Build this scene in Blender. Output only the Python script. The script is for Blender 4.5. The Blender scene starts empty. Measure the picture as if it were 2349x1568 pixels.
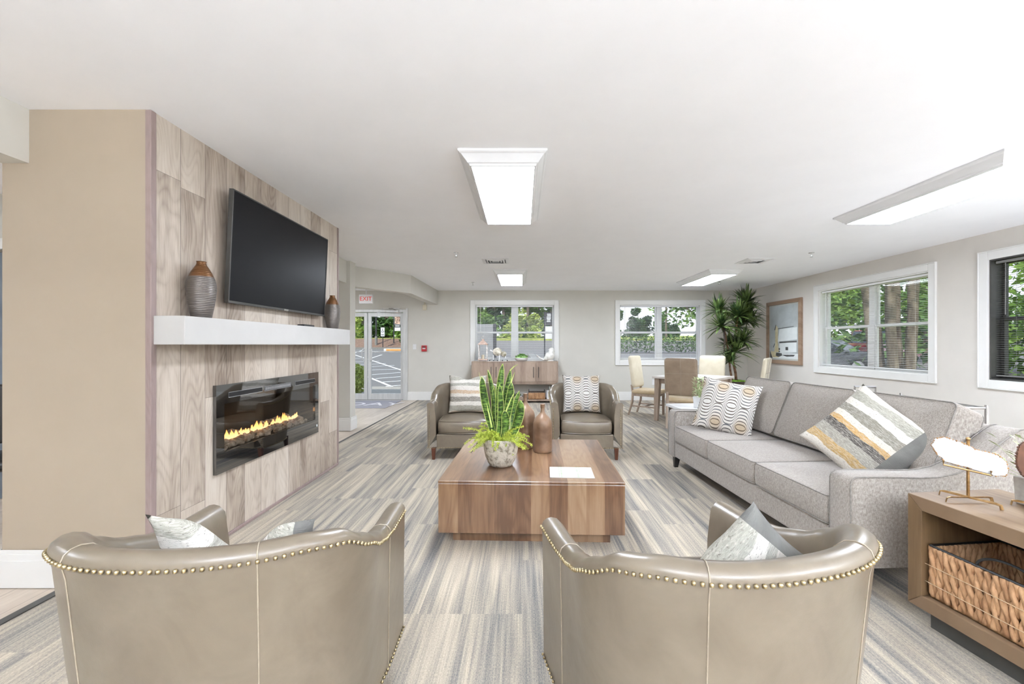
import bpy, bmesh, math, random
from mathutils import Vector, Matrix, noise as mnoise

C = bpy.context.scene.collection
SC = bpy.context.scene
R = math.radians

# ------------------------------------------------------------------ camera, world, sun, exposure
F = 950.0
cam_d = bpy.data.cameras.new('camera'); cam = bpy.data.objects.new('camera', cam_d); C.objects.link(cam)
cam.location = (0, 0, 1.30); cam.rotation_euler = (R(90), 0, 0)
cam_d.sensor_width = 36; cam_d.lens = F / 2349 * 36
cam_d.shift_x = -(1198 - 1174.5) / 2349; cam_d.shift_y = (790 - 784) / 2349
cam_d.clip_start = 0.05; cam_d.clip_end = 400
SC.camera = cam

W = bpy.data.worlds.new('sky'); SC.world = W; W.use_nodes = True
wn = W.node_tree
bg = wn.nodes['Background']
tc = wn.nodes.new('ShaderNodeTexCoord'); sep = wn.nodes.new('ShaderNodeSeparateXYZ')
rp = wn.nodes.new('ShaderNodeValToRGB')
wn.links.new(tc.outputs['Generated'], sep.inputs[0]); wn.links.new(sep.outputs['Z'], rp.inputs[0])
rp.color_ramp.elements[0].color = (0.86, 0.88, 0.95, 1); rp.color_ramp.elements[1].color = (0.55, 0.68, 0.92, 1)
rp.color_ramp.elements[1].position = 0.7
wn.links.new(rp.outputs[0], bg.inputs[0]); bg.inputs[1].default_value = 0.5

sun_d = bpy.data.lights.new('sun', 'SUN'); sun = bpy.data.objects.new('sun', sun_d); C.objects.link(sun)
sun_d.energy = 1.35; sun_d.angle = R(1.5); sun_d.color = (1, 0.96, 0.88)
sun.rotation_euler = (R(42), 0, R(-32)); sun.location = (-10, -10, 20)

LAMP = 13.5            # radiance of the ceiling lamp lenses
FILL_UPLIGHT = 104.0       # base watts of the added fill lamps out of view
SC.view_settings.view_transform = 'Standard'; SC.view_settings.look = 'None'
SC.view_settings.exposure = 1.6; SC.view_settings.gamma = 1.0; SC.view_settings.use_curve_mapping = False
SC.cycles.use_denoising = True
SC.cycles.max_bounces = 10; SC.cycles.diffuse_bounces = 6; SC.cycles.glossy_bounces = 4
SC.cycles.transparent_max_bounces = 24; SC.cycles.transmission_bounces = 6
SC.cycles.caustics_reflective = False; SC.cycles.caustics_refractive = False
SC.cycles.sample_clamp_indirect = 8

# ------------------------------------------------------------------ helpers
def P(x, y, Y):
    """a point of the place at distance Y seen at photograph pixel x, y"""
    return Vector(((x - 1198) / F * Y, Y, 1.3 + (790 - y) / F * Y))

def S(r, g, b):
    f = lambda c: (c / 255 / 12.92) if c <= 10 else ((c / 255 + 0.055) / 1.055) ** 2.4
    return (f(r), f(g), f(b), 1)

class MB:
    def __init__(s): s.v = []; s.f = []; s.m = []
    def add(s, vs, fs, mi=0):
        o = len(s.v); s.v += [tuple(v) for v in vs]
        for f in fs: s.f.append(tuple(i + o for i in f)); s.m.append(mi)
        return s
    def box(s, x0, x1, y0, y1, z0, z1, mi=0, M=None):
        vs = [Vector((x, y, z)) for z in (z0, z1) for y in (y0, y1) for x in (x0, x1)]
        if M: vs = [M @ v for v in vs]
        return s.add(vs, [(0, 2, 3, 1), (4, 5, 7, 6), (0, 1, 5, 4), (2, 6, 7, 3), (0, 4, 6, 2), (1, 3, 7, 5)], mi)
    def frustum(s, c0, h0, c1, h1, mi=0):
        """box between rectangle centre c0 half h0=(hx,hy) and c1,h1"""
        vs = []
        for c, h in ((c0, h0), (c1, h1)):
            for sx, sy in ((-1, -1), (1, -1), (1, 1), (-1, 1)): vs.append((c[0] + sx * h[0], c[1] + sy * h[1], c[2]))
        return s.add(vs, [(3, 2, 1, 0), (4, 5, 6, 7), (0, 1, 5, 4), (1, 2, 6, 5), (2, 3, 7, 6), (3, 0, 4, 7)], mi)
    def tube(s, pts, r, n=8, closed=False, mi=0, flat=1.0):
        pts = [Vector(p) for p in pts]; L = len(pts); vs = []
        rr = r if isinstance(r, (list, tuple)) else [r] * L
        up = None
        for i, p in enumerate(pts):
            if closed: t = pts[(i + 1) % L] - pts[i - 1]
            else: t = pts[min(i + 1, L - 1)] - pts[max(i - 1, 0)]
            if t.length < 1e-9: t = Vector((0, 0, 1))
            t.normalize()
            if up is None:
                up = Vector((0, 0, 1)) if abs(t.z) < 0.9 else Vector((1, 0, 0))
            a = t.cross(up)
            if a.length < 1e-6: a = t.cross(Vector((0.3, 1, 0.2)))
            a.normalize(); b = a.cross(t).normalized(); up = b
            for k in range(n):
                an = 2 * math.pi * k / n
                vs.append(p + a * (rr[i] * math.cos(an)) + b * (rr[i] * flat * math.sin(an)))
        fs = []
        for i in range(L if closed else L - 1):
            j = (i + 1) % L
            for k in range(n):
                k2 = (k + 1) % n
                fs.append((i * n + k, i * n + k2, j * n + k2, j * n + k))
        if not closed:
            fs.append(tuple(range(n - 1, -1, -1))); fs.append(tuple((L - 1) * n + k for k in range(n)))
        return s.add(vs, fs, mi)
    def lathe(s, prof, n=24, c=(0, 0, 0), mi=0, cap=True):
        vs = []; L = len(prof)
        for r, z in prof:
            for k in range(n):
                a = 2 * math.pi * k / n
                vs.append((c[0] + r * math.cos(a), c[1] + r * math.sin(a), c[2] + z))
        fs = []
        for i in range(L - 1):
            for k in range(n):
                k2 = (k + 1) % n
                fs.append((i * n + k, i * n + k2, (i + 1) * n + k2, (i + 1) * n + k))
        if cap:
            fs.append(tuple(range(n - 1, -1, -1))); fs.append(tuple((L - 1) * n + k for k in range(n)))
        return s.add(vs, fs, mi)
    def prism(s, poly, a, b, axis='z', mi=0):
        """extrude a 2d polygon from a to b along the axis"""
        n = len(poly); vs = []
        for h in (a, b):
            for (p, q) in poly:
                vs.append({'z': (p, q, h), 'y': (p, h, q), 'x': (h, p, q)}[axis])
        fs = [tuple(range(n - 1, -1, -1)), tuple(range(n, 2 * n))]
        for i in range(n):
            j = (i + 1) % n; fs.append((i, j, n + j, n + i))
        return s.add(vs, fs, mi)
    def ribbon(s, pts, ws, side, fold=0.0, mi=0):
        """leaf: pts along its middle, half widths, side direction (vector or list), V fold"""
        L = len(pts); vs = []
        for i, p in enumerate(pts):
            p = Vector(p); t = (Vector(pts[min(i + 1, L - 1)]) - Vector(pts[max(i - 1, 0)]))
            t = t.normalized() if t.length > 1e-9 else Vector((0, 0, 1))
            sd = Vector(side); sd = sd - t * sd.dot(t)
            if sd.length < 1e-4: sd = t.orthogonal()
            sd.normalize(); nr = t.cross(sd)
            w = ws[i] if isinstance(ws, (list, tuple)) else ws
            vs += [p - sd * w + nr * w * fold, p, p + sd * w + nr * w * fold]
        fs = []
        for i in range(L - 1):
            for k in (0, 1):
                fs.append((i * 3 + k, i * 3 + k + 1, i * 3 + 4 + k, i * 3 + 3 + k))
        return s.add(vs, fs, mi)
    def ball(s, c, r, n=8, mi=0):
        rx, ry, rz = r if isinstance(r, (list, tuple)) else (r, r, r)
        m = max(3, n // 2); vs = [(c[0], c[1], c[2] - rz)]
        for i in range(1, m):
            ph = math.pi * i / m
            for k in range(n):
                a = 2 * math.pi * k / n
                vs.append((c[0] + rx * math.sin(ph) * math.cos(a), c[1] + ry * math.sin(ph) * math.sin(a), c[2] - rz * math.cos(ph)))
        vs.append((c[0], c[1], c[2] + rz)); fs = []
        for k in range(n): fs.append((0, 1 + (k + 1) % n, 1 + k))
        for i in range(m - 2):
            for k in range(n):
                a = 1 + i * n + k; b = 1 + i * n + (k + 1) % n
                fs.append((a, b, b + n, a + n))
        e = len(vs) - 1; o = 1 + (m - 2) * n
        for k in range(n): fs.append((e, o + k, o + (k + 1) % n))
        return s.add(vs, fs, mi)
    def build(s, name, mat, parent=None, smooth=False, bevel=0, seg=2, sub=0, angle=40, fix=True):
        me = bpy.data.meshes.new(name); me.from_pydata(s.v, [], s.f); me.update()
        if fix:
            bm = bmesh.new(); bm.from_mesh(me); bmesh.ops.recalc_face_normals(bm, faces=bm.faces); bm.to_mesh(me); bm.free()
        for m in (mat if isinstance(mat, (list, tuple)) else [mat]): me.materials.append(m)
        if max(s.m, default=0): me.polygons.foreach_set('material_index', s.m)
        if smooth:
            me.polygons.foreach_set('use_smooth', [True] * len(me.polygons))
            if angle < 180: me.set_sharp_from_angle(angle=R(angle))
        o = bpy.data.objects.new(name, me); C.objects.link(o)
        if parent: o.parent = parent
        if bevel:
            b = o.modifiers.new('bevel', 'BEVEL'); b.width = bevel; b.segments = seg; b.limit_method = 'ANGLE'; b.angle_limit = R(35)
        if sub:
            b = o.modifiers.new('smooth', 'SUBSURF'); b.levels = sub; b.render_levels = sub
        return o

def BX(name, mat, parent, *a, bevel=0, **k):
    return MB().box(*a).build(name, mat, parent, bevel=bevel, **k)

def tag(o, label, cat, group=None, kind=None):
    o['label'] = label; o['category'] = cat
    if group: o['group'] = group
    if kind: o['kind'] = kind
    return o

def thing(name, label, cat, loc=(0, 0, 0), rotz=0, group=None, kind=None):
    o = bpy.data.objects.new(name, None); C.objects.link(o); o.empty_display_size = 0.1
    o.location = loc; o.rotation_euler = (0, 0, rotz)
    return tag(o, label, cat, group, kind)

def struct(o, label=None, cat=None):
    o['kind'] = 'structure'
    if label: o['label'] = label; o['category'] = cat
    return o

def kids(o): return [c for c in bpy.data.objects if c.parent == o]

def dup(root, loc, rotz, label, group=None):
    r = root.copy(); C.objects.link(r); r.location = loc; r.rotation_euler = (0, 0, rotz); r['label'] = label
    if group: r['group'] = group
    for ch in kids(root):
        c = ch.copy(); C.objects.link(c); c.parent = r
        for g in kids(ch):
            d = g.copy(); C.objects.link(d); d.parent = c
    return r

def text_mesh(name, body, size, mat, parent, loc, rot, mirror=False, depth=0.002):
    cu = bpy.data.curves.new(name, 'FONT'); cu.body = body; cu.size = size; cu.align_x = 'CENTER'; cu.align_y = 'CENTER'; cu.extrude = depth
    t = bpy.data.objects.new('t', cu); C.objects.link(t)
    dg = bpy.context.evaluated_depsgraph_get()
    me = bpy.data.meshes.new_from_object(t.evaluated_get(dg)); bpy.data.objects.remove(t)
    me.name = name; me.materials.clear(); me.materials.append(mat)
    if mirror:
        for v in me.vertices: v.co.x = -v.co.x
    o = bpy.data.objects.new(name, me); C.objects.link(o); o.parent = parent; o.location = loc; o.rotation_euler = rot
    return o

# ------------------------------------------------------------------ node helpers
def nd(nt, typ, ins=None, **attrs):
    n = nt.nodes.new('ShaderNode' + typ)
    for k, v in attrs.items(): setattr(n, k, v)
    for k, v in (ins or {}).items():
        if isinstance(v, bpy.types.NodeSocket): nt.links.new(v, n.inputs[k])
        else: n.inputs[k].default_value = v
    return n
def ma(nt, op, a, b=0.0, c=0.0): return nd(nt, 'Math', {0: a, 1: b, 2: c}, operation=op).outputs[0]
def mixc(nt, f, a, b, blend='MIX'):
    return nd(nt, 'Mix', {0: f, 6: a, 7: b}, data_type='RGBA', blend_type=blend).outputs[2]
def ramp(nt, f, stops, interp='LINEAR'):
    n = nd(nt, 'ValToRGB', {0: f}); cr = n.color_ramp; cr.interpolation = interp
    cr.elements.remove(cr.elements[1]); cr.elements[0].position = stops[0][0]
    for p, c in stops[1:]: cr.elements.new(p)
    for e, (p, c) in zip(cr.elements, stops): e.color = c if hasattr(c, '__len__') else (c, c, c, 1)
    return n.outputs[0]
def ocoord(nt): return nd(nt, 'TexCoord').outputs['Object']
def comb(nt, x, y, z): return nd(nt, 'CombineXYZ', {0: x, 1: y, 2: z}).outputs[0]
def nz(nt, vec, scale, detail=2.0, rough=0.5, dist=0.0):
    return nd(nt, 'TexNoise', {'Vector': vec, 'Scale': scale, 'Detail': detail, 'Roughness': rough, 'Distortion': dist}).outputs[0]
def scl(nt, vec, s): return nd(nt, 'Mapping', {'Vector': vec, 'Scale': s}).outputs[0]
def bump(nt, b, h, st, dist=0.01):
    nt.links.new(nd(nt, 'Bump', {'Strength': st, 'Distance': dist, 'Height': h}).outputs[0], b.inputs['Normal'])
def new(name, col=(0.8, 0.8, 0.8, 1), rough=0.5, metal=0.0, **ins):
    m = bpy.data.materials.new(name); m.use_nodes = True; nt = m.node_tree; b = nt.nodes['Principled BSDF']
    b.inputs['Base Color'].default_value = col; b.inputs['Roughness'].default_value = rough; b.inputs['Metallic'].default_value = metal
    for k, v in ins.items(): b.inputs[k.replace('_', ' ')].default_value = v
    return m, nt, b
def noisy(name, c1, c2, scale=8, rough=0.5, metal=0.0, bmp=0.0, detail=3, stretch=(1, 1, 1), lo=0.35, hi=0.65, bscale=None, **ins):
    m, nt, b = new(name, c1, rough, metal, **ins)
    v = scl(nt, ocoord(nt), stretch); f = nz(nt, v, scale, detail, 0.6)
    nt.links.new(ramp(nt, f, [(lo, c1), (hi, c2)]), b.inputs['Base Color'])
    if bmp: bump(nt, b, nz(nt, v, bscale or scale * 3, 3), bmp)
    return m
def wood(name, cols, across, along, plank=None, length=None, gap=0.0, rough=0.45, grain=26, tone=0.5, knots=0.0, rings=0.35, **ins):
    """planked wood; across / along are weights on object x y z"""
    m, nt, b = new(name, cols[0], rough, 0.0, **ins)
    sx = nd(nt, 'SeparateXYZ', {0: ocoord(nt)}).outputs
    def lin(w):
        r = None
        for k in range(3):
            if w[k]:
                t = ma(nt, 'MULTIPLY', sx[k], float(w[k])); r = t if r is None else ma(nt, 'ADD', r, t)
        return r
    a = lin(across); l = lin(along); rnd = None; gapm = None
    if plank:
        q = ma(nt, 'DIVIDE', a, plank); i = ma(nt, 'FLOOR', q); fr = ma(nt, 'FRACT', q)
        r1 = nd(nt, 'TexWhiteNoise', {'W': i}, noise_dimensions='1D').outputs[0]
        if length:
            q2 = ma(nt, 'ADD', ma(nt, 'DIVIDE', l, length), ma(nt, 'MULTIPLY', r1, 7.3)); j = ma(nt, 'FLOOR', q2); fr2 = ma(nt, 'FRACT', q2)
            rnd = nd(nt, 'TexWhiteNoise', {'Vector': comb(nt, i, j, 0.5)}, noise_dimensions='3D').outputs[0]
        else: rnd = r1
        if gap:
            g = ma(nt, 'LESS_THAN', ma(nt, 'MULTIPLY', ma(nt, 'SUBTRACT', 0.5, ma(nt, 'ABSOLUTE', ma(nt, 'SUBTRACT', fr, 0.5))), plank), gap)
            if length:
                g2 = ma(nt, 'LESS_THAN', ma(nt, 'MULTIPLY', fr2, length), gap * 1.4); g = ma(nt, 'MAXIMUM', g, g2)
            gapm = g
        l2 = ma(nt, 'ADD', l, ma(nt, 'MULTIPLY', rnd, 31.7)); a2 = ma(nt, 'ADD', a, ma(nt, 'MULTIPLY', rnd, 3.1))
    else: l2, a2 = l, a
    v = comb(nt, a2, ma(nt, 'MULTIPLY', l2, 0.16), 0.0)
    big = nz(nt, v, 7.0, 3, 0.55, 0.6)
    fine = nz(nt, comb(nt, a2, ma(nt, 'MULTIPLY', l2, 0.05), 0.3), grain * 6, 3, 0.7)
    rg = ma(nt, 'ABSOLUTE', ma(nt, 'SINE', ma(nt, 'MULTIPLY', nz(nt, comb(nt, a2, ma(nt, 'MULTIPLY', l2, 0.22), 0.7), 4.5, 1.5, 0.5, 0.3), grain * 2.6)))
    t = ma(nt, 'ADD', ma(nt, 'MULTIPLY', big, 0.75), ma(nt, 'MULTIPLY', fine, 0.35))
    t = ma(nt, 'ADD', t, ma(nt, 'MULTIPLY', ma(nt, 'SUBTRACT', rg, 0.6), rings * 0.28))
    if rnd is not None: t = ma(nt, 'ADD', t, ma(nt, 'MULTIPLY', ma(nt, 'SUBTRACT', rnd, 0.5), tone))
    n = len(cols); col = ramp(nt, t, [(0.25 + 0.6 * k / (n - 1), c) for k, c in enumerate(cols)])
    if knots:
        kn = nd(nt, 'TexVoronoi', {'Vector': comb(nt, a2, ma(nt, 'MULTIPLY', l2, 0.45), 0), 'Scale': 2.6}).outputs['Distance']
        col = mixc(nt, ma(nt, 'MULTIPLY', ramp(nt, kn, [(0.02, 1.0), (0.11, 0.0)]), knots), col, cols[0])
    if gapm is not None: col = mixc(nt, ma(nt, 'MULTIPLY', gapm, 0.75), col, (0.06, 0.05, 0.045, 1))
    nt.links.new(col, b.inputs['Base Color'])
    bump(nt, b, t, 0.15, 0.003)
    return m

# ------------------------------------------------------------------ materials
m_wall = noisy('wall_paint', S(203, 200, 192), S(206, 203, 195), 3, 0.85)
m_wallr = noisy('wall_paint_warm', S(212, 207, 200), S(215, 210, 203), 3, 0.85)
m_tan = noisy('wall_paint_tan', S(166, 152, 134), S(169, 155, 137), 2, 0.8)
m_ceil = noisy('ceiling_paint', S(244, 244, 246), S(246, 246, 248), 3, 0.9)
m_trim = noisy('trim_paint', S(225, 224, 221), S(228, 227, 224), 4, 0.4)
m_white = noisy('white_lacquer', S(220, 220, 220), S(225, 225, 225), 4, 0.35)
m_dark = noisy('charcoal_paint', S(62, 61, 58), S(72, 71, 68), 6, 0.45)
m_alu = noisy('brushed_aluminium', S(205, 205, 203), S(220, 220, 218), 30, 0.4, 0.25, stretch=(1, 1, 0.1))
m_chrome = noisy('chrome', S(190, 190, 192), S(215, 215, 216), 12, 0.15, 1.0)
m_blind = noisy('blind_slat', S(232, 232, 232), S(238, 238, 238), 3, 0.5)
m_blindd = noisy('blind_slat_grey', S(120, 119, 117), S(135, 134, 131), 3, 0.5)
m_black = noisy('black_plastic', S(22, 22, 23), S(30, 30, 31), 10, 0.4)
m_lens, nt, b = new('lamp_lens', (1, 1, 1, 1), 0.4)
b.inputs['Emission Color'].default_value = (0.855, 0.93, 1.045, 1); b.inputs['Emission Strength'].default_value = LAMP
m_red = noisy('red_enamel', S(178, 38, 46), S(190, 48, 54), 8, 0.35)
m_brass = noisy('brass_nail', S(150, 132, 96), S(200, 184, 148), 60, 0.3, 0.9)
m_gold = noisy('gold_leaf_metal', S(146, 114, 72), S(184, 152, 108), 30, 0.3, 0.9, bmp=0.1)

def glass(name, tint=(1, 1, 1, 1), ref=0.08):
    m = bpy.data.materials.new(name); m.use_nodes = True; nt = m.node_tree; nt.nodes.remove(nt.nodes['Principled BSDF'])
    out = nt.nodes['Material Output']
    t = nd(nt, 'BsdfTransparent', {0: tint}).outputs[0]; g = nd(nt, 'BsdfGlossy', {'Color': (1, 1, 1, 1), 'Roughness': 0.02}).outputs[0]
    bf = nd(nt, 'NewGeometry').outputs['Backfacing']
    f = nd(nt, 'Fresnel', {'IOR': ma(nt, 'SUBTRACT', 1.45, ma(nt, 'MULTIPLY', bf, 1.45 - 1 / 1.45))}).outputs[0]; n = nz(nt, ocoord(nt), 2.0)
    f = ma(nt, 'ADD', ma(nt, 'MULTIPLY', f, ref * 10), ma(nt, 'MULTIPLY', n, 0.002))
    nt.links.new(nd(nt, 'MixShader', {0: f, 1: t, 2: g}).outputs[0], out.inputs[0])
    return m
m_glass = glass('window_glass', (0.97, 0.98, 0.98, 1), 0.025)
m_glassg = glass('door_glass', (0.96, 0.98, 0.98, 1), 0.03)
m_fglass = glass('smoked_glass', (0.75, 0.73, 0.7, 1), 0.12)

# carpet: streaked tiles
m_carpet, nt, b = new('striped_carpet', rough=0.95)
sx = nd(nt, 'SeparateXYZ', {0: ocoord(nt)}).outputs
ci = ma(nt, 'FLOOR', ma(nt, 'DIVIDE', sx[0], 0.25)); cr_ = nd(nt, 'TexWhiteNoise', {'W': ci}, noise_dimensions='1D').outputs[0]
cj = ma(nt, 'FLOOR', ma(nt, 'ADD', ma(nt, 'DIVIDE', sx[1], 1.0), ma(nt, 'MULTIPLY', ma(nt, 'FLOOR', ma(nt, 'MULTIPLY', cr_, 3.99)), 0.25)))
cr = nd(nt, 'TexWhiteNoise', {'Vector': comb(nt, ci, cj, 0.2)}, noise_dimensions='3D').outputs[0]
xo = ma(nt, 'ADD', sx[0], ma(nt, 'MULTIPLY', cr, 9.0))
st1 = nz(nt, comb(nt, xo, ma(nt, 'MULTIPLY', sx[1], 0.035), cr), 17, 2, 0.6)
st2 = nz(nt, comb(nt, xo, ma(nt, 'MULTIPLY', sx[1], 0.02), 0.4), 95, 2, 0.7)
st3 = nz(nt, scl(nt, ocoord(nt), (1, 0.3, 1)), 330, 1.5, 0.7)
tt = ma(nt, 'ADD', ma(nt, 'MULTIPLY', st1, 0.62), ma(nt, 'ADD', ma(nt, 'MULTIPLY', st2, 0.34), ma(nt, 'MULTIPLY', st3, 0.42)))
tt = ma(nt, 'ADD', tt, ma(nt, 'MULTIPLY', ma(nt, 'SUBTRACT', cr, 0.5), 0.06))
col = ramp(nt, tt, [(0.46, S(84, 85, 88)), (0.55, S(120, 118, 116)), (0.64, S(146, 140, 131)), (0.74, S(174, 163, 147)), (0.88, S(202, 191, 172))])
nt.links.new(col, b.inputs['Base Color']); bump(nt, b, st3, 0.5, 0.006)

m_vinyl = wood('vinyl_plank', [S(172, 156, 140), S(198, 184, 168), S(214, 202, 188)], (1, 0, 0), (0, 1, 0), 0.18, 1.2, 0.0012, 0.3, 18, 0.25, 0, 0.2)
m_panel = wood('oak_panel', [S(122, 107, 94), S(166, 152, 138), S(192, 180, 166), S(206, 196, 184)], (0, 1, 0), (0, 0, 1), 0.187, 1.9, 0.0016, 0.5, 26, 0.3, 0.45, 0.35)
m_paneltrim = wood('panel_edge', [S(128, 110, 106), S(158, 140, 136)], (1, 1, 0), (0, 0, 1), rough=0.5)
m_table = wood('acacia', [S(88, 58, 36), S(118, 86, 60), S(138, 107, 78), S(156, 128, 100)], (1, 0, 0), (0, 1, 1), 0.118, None, 0.0, 0.34, 13, 0.5, 0.4, 0.4, Coat_Weight=1.0, Coat_IOR=1.75, Coat_Roughness=0.12)
m_console = wood('greyed_oak', [S(122, 102, 90), S(152, 132, 116), S(170, 150, 133)], (1, 0, 0), (0, 0, 1), 0.12, None, 0, 0.5, 20, 0.3)
m_endt = wood('weathered_oak_x', [S(90, 70, 50), S(122, 99, 75), S(144, 123, 98)], (1, 0, 0), (0, 1, 0), None, None, 0, 0.5, 14, 0, 0, 0.3)
m_endtv = wood('weathered_oak_v', [S(80, 60, 39), S(108, 85, 58), S(128, 104, 76)], (1, 1, 0), (0, 0, 1), None, None, 0, 0.5, 14, 0, 0, 0.3)
m_din = wood('grey_oak', [S(122, 102, 88), S(160, 142, 126), S(182, 166, 152)], (1, 1, 0), (0, 0, 1), None, None, 0, 0.5, 14)
m_dint = wood('pale_oak_top', [S(176, 168, 162), S(204, 198, 192), S(216, 210, 206)], (1, 0, 0), (0, 1, 0), 0.14, None, 0, 0.3, 14, 0.15)
m_frame = wood('walnut_frame', [S(108, 84, 64), S(150, 124, 102), S(176, 152, 130)], (0, 1, 1), (0, 1, -1), None, None, 0, 0.5, 20)
m_leg = wood('mahogany_leg', [S(58, 30, 20), S(92, 52, 36), S(110, 66, 48)], (1, 1, 0), (0, 0, 1), None, None, 0, 0.35, 20)

# leather
m_leather, nt, b = new('taupe_leather', rough=0.32)
v = ocoord(nt); f = nz(nt, v, 5, 4, 0.6, 0.5)
nt.links.new(ramp(nt, f, [(0.3, S(106, 95, 80)), (0.7, S(123, 112, 96))]), b.inputs['Base Color'])
bump(nt, b, ma(nt, 'ADD', nz(nt, v, 9, 3), ma(nt, 'MULTIPLY', nz(nt, v, 420, 2), 0.08)), 0.10, 0.02)
b.inputs['Coat Weight'].default_value = 0.25; b.inputs['Coat Roughness'].default_value = 0.2
m_seam = noisy('leather_seam', S(146, 134, 116), S(160, 148, 130), 40, 0.45)
m_cream = noisy('cream_leather', S(206, 196, 172), S(216, 207, 186), 6, 0.35, bmp=0.05)
m_tanl = noisy('tan_leather', S(126, 108, 90), S(148, 130, 110), 7, 0.4, bmp=0.08, lo=0.3, hi=0.7)
m_tseat = noisy('sand_leather', S(178, 158, 126), S(192, 174, 144), 7, 0.4, bmp=0.08)

def linen(name, c1, c2, c3):
    m, nt, b = new(name, rough=0.95)
    v = ocoord(nt); h = None
    for s in ((620, 60, 620), (60, 620, 60), (330, 330, 50)):
        t = nz(nt, scl(nt, v, s), 1.0, 2, 0.7); h = t if h is None else ma(nt, 'ADD', h, t)
    h = ma(nt, 'DIVIDE', h, 3.0)
    nt.links.new(ramp(nt, h, [(0.36, c1), (0.5, c2), (0.63, c3)]), b.inputs['Base Color'])
    bump(nt, b, h, 0.5, 0.004)
    b.inputs['Sheen Weight'].default_value = 0.2
    return m
m_sofa = linen('grey_linen', S(102, 95, 89), S(149, 141, 133), S(184, 176, 168))
m_pipe = noisy('linen_piping', S(126, 121, 116), S(144, 139, 133), 60, 0.95)

# pillow fabrics (object x across, z up, in metres)
def maze():
    m, nt, b = new('labyrinth_print', rough=0.95)
    s3 = nd(nt, 'SeparateXYZ', {0: ocoord(nt)}).outputs
    k = 2 * math.pi / 0.2
    x = ma(nt, 'MULTIPLY', s3[0], k); z = ma(nt, 'MULTIPLY', s3[2], k)
    A = ma(nt, 'MULTIPLY', ma(nt, 'TANH', ma(nt, 'MULTIPLY', ma(nt, 'SINE', ma(nt, 'MULTIPLY', s3[0], 2 * math.pi / 0.22)), 1.9)), 0.058)
    tri = ma(nt, 'MULTIPLY', ma(nt, 'ABSOLUTE', ma(nt, 'SUBTRACT', ma(nt, 'FRACT', ma(nt, 'DIVIDE', ma(nt, 'ADD', s3[2], 10.08), 0.36)), 0.5)), 0.36)
    f = ma(nt, 'ADD', tri, A)
    fr = ma(nt, 'ABSOLUTE', ma(nt, 'SINE', ma(nt, 'MULTIPLY', f, math.pi / 0.03)))
    w = nz(nt, ocoord(nt), 40, 2)
    line = ramp(nt, ma(nt, 'ADD', fr, ma(nt, 'MULTIPLY', ma(nt, 'SUBTRACT', w, 0.5), 0.3)), [(0.36, 1.0), (0.56, 0.0)])
    base = ramp(nt, ma(nt, 'ADD', ma(nt, 'MULTIPLY', f, 5.0), 0.25), [(0.1, S(178, 160, 136)), (0.3, S(200, 192, 182)), (0.9, S(200, 197, 192))])
    lc = ramp(nt, ma(nt, 'ADD', ma(nt, 'MULTIPLY', f, 5.0), 0.25), [(0.2, S(92, 80, 66)), (0.5, S(92, 95, 100)), (0.9, S(84, 74, 64))])
    nt.links.new(mixc(nt, line, base, lc), b.inputs['Base Color'])
    bump(nt, b, nz(nt, ocoord(nt), 300, 2), 0.3, 0.003)
    return m
m_maze = maze()
def striped(name, stops, grey_x=None, scale=1.0):
    m, nt, b = new(name, rough=0.95)
    s3 = nd(nt, 'SeparateXYZ', {0: ocoord(nt)}).outputs
    wob = ma(nt, 'SUBTRACT', nz(nt, scl(nt, ocoord(nt), (1, 1, 1)), 7, 3, 0.6), 0.5)
    t = ma(nt, 'ADD', ma(nt, 'MULTIPLY', ma(nt, 'ADD', s3[2], ma(nt, 'MULTIPLY', wob, 0.05)), 2.0), 0.5)
    col = ramp(nt, t, stops, 'CONSTANT')
    th = nz(nt, scl(nt, ocoord(nt), (40, 40, 320)), 1, 3, 0.7)
    col = mixc(nt, ramp(nt, th, [(0.45, 0.0), (0.66, 0.6)]), col, S(212, 206, 196))
    th2 = nz(nt, scl(nt, ocoord(nt), (60, 60, 260)), 1.3, 3, 0.7)
    col = mixc(nt, ramp(nt, th2, [(0.56, 0.0), (0.68, 0.8)]), col, S(84, 78, 70))
    if grey_x is not None:
        g = ma(nt, 'GREATER_THAN', s3[0], grey_x)
        vel = ramp(nt, nz(nt, ocoord(nt), 9, 3), [(0.3, S(98, 97, 93)), (0.7, S(122, 121, 116))])
        col = mixc(nt, g, col, vel)
    nt.links.new(col, b.inputs['Base Color'])
    bump(nt, b, th, 0.5, 0.004)
    return m
_st = [(0.0, S(214, 200, 184)), (0.08, S(150, 146, 132)), (0.2, S(212, 206, 196)), (0.3, S(124, 118, 108)), (0.42, S(206, 200, 190)), (0.5, S(186, 158, 128)),
       (0.58, S(208, 203, 195)), (0.68, S(154, 152, 142)), (0.76, S(216, 212, 204)), (0.84, S(158, 156, 144)), (0.93, S(190, 186, 174))]
_st2 = [(0.0, S(214, 208, 198)), (0.1, S(180, 148, 92)), (0.2, S(150, 146, 136)), (0.33, S(70, 66, 62)), (0.43, S(190, 152, 92)), (0.5, S(214, 208, 196)),
        (0.58, S(128, 124, 112)), (0.7, S(218, 212, 202)), (0.8, S(150, 148, 136)), (0.92, S(202, 196, 186))]
m_stripe = striped('striped_weave', _st)
m_stripe2 = striped('striped_weave_bold', _st2, 0.155)
m_stripe3 = striped('striped_weave_pale', _st, 0.172)

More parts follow.
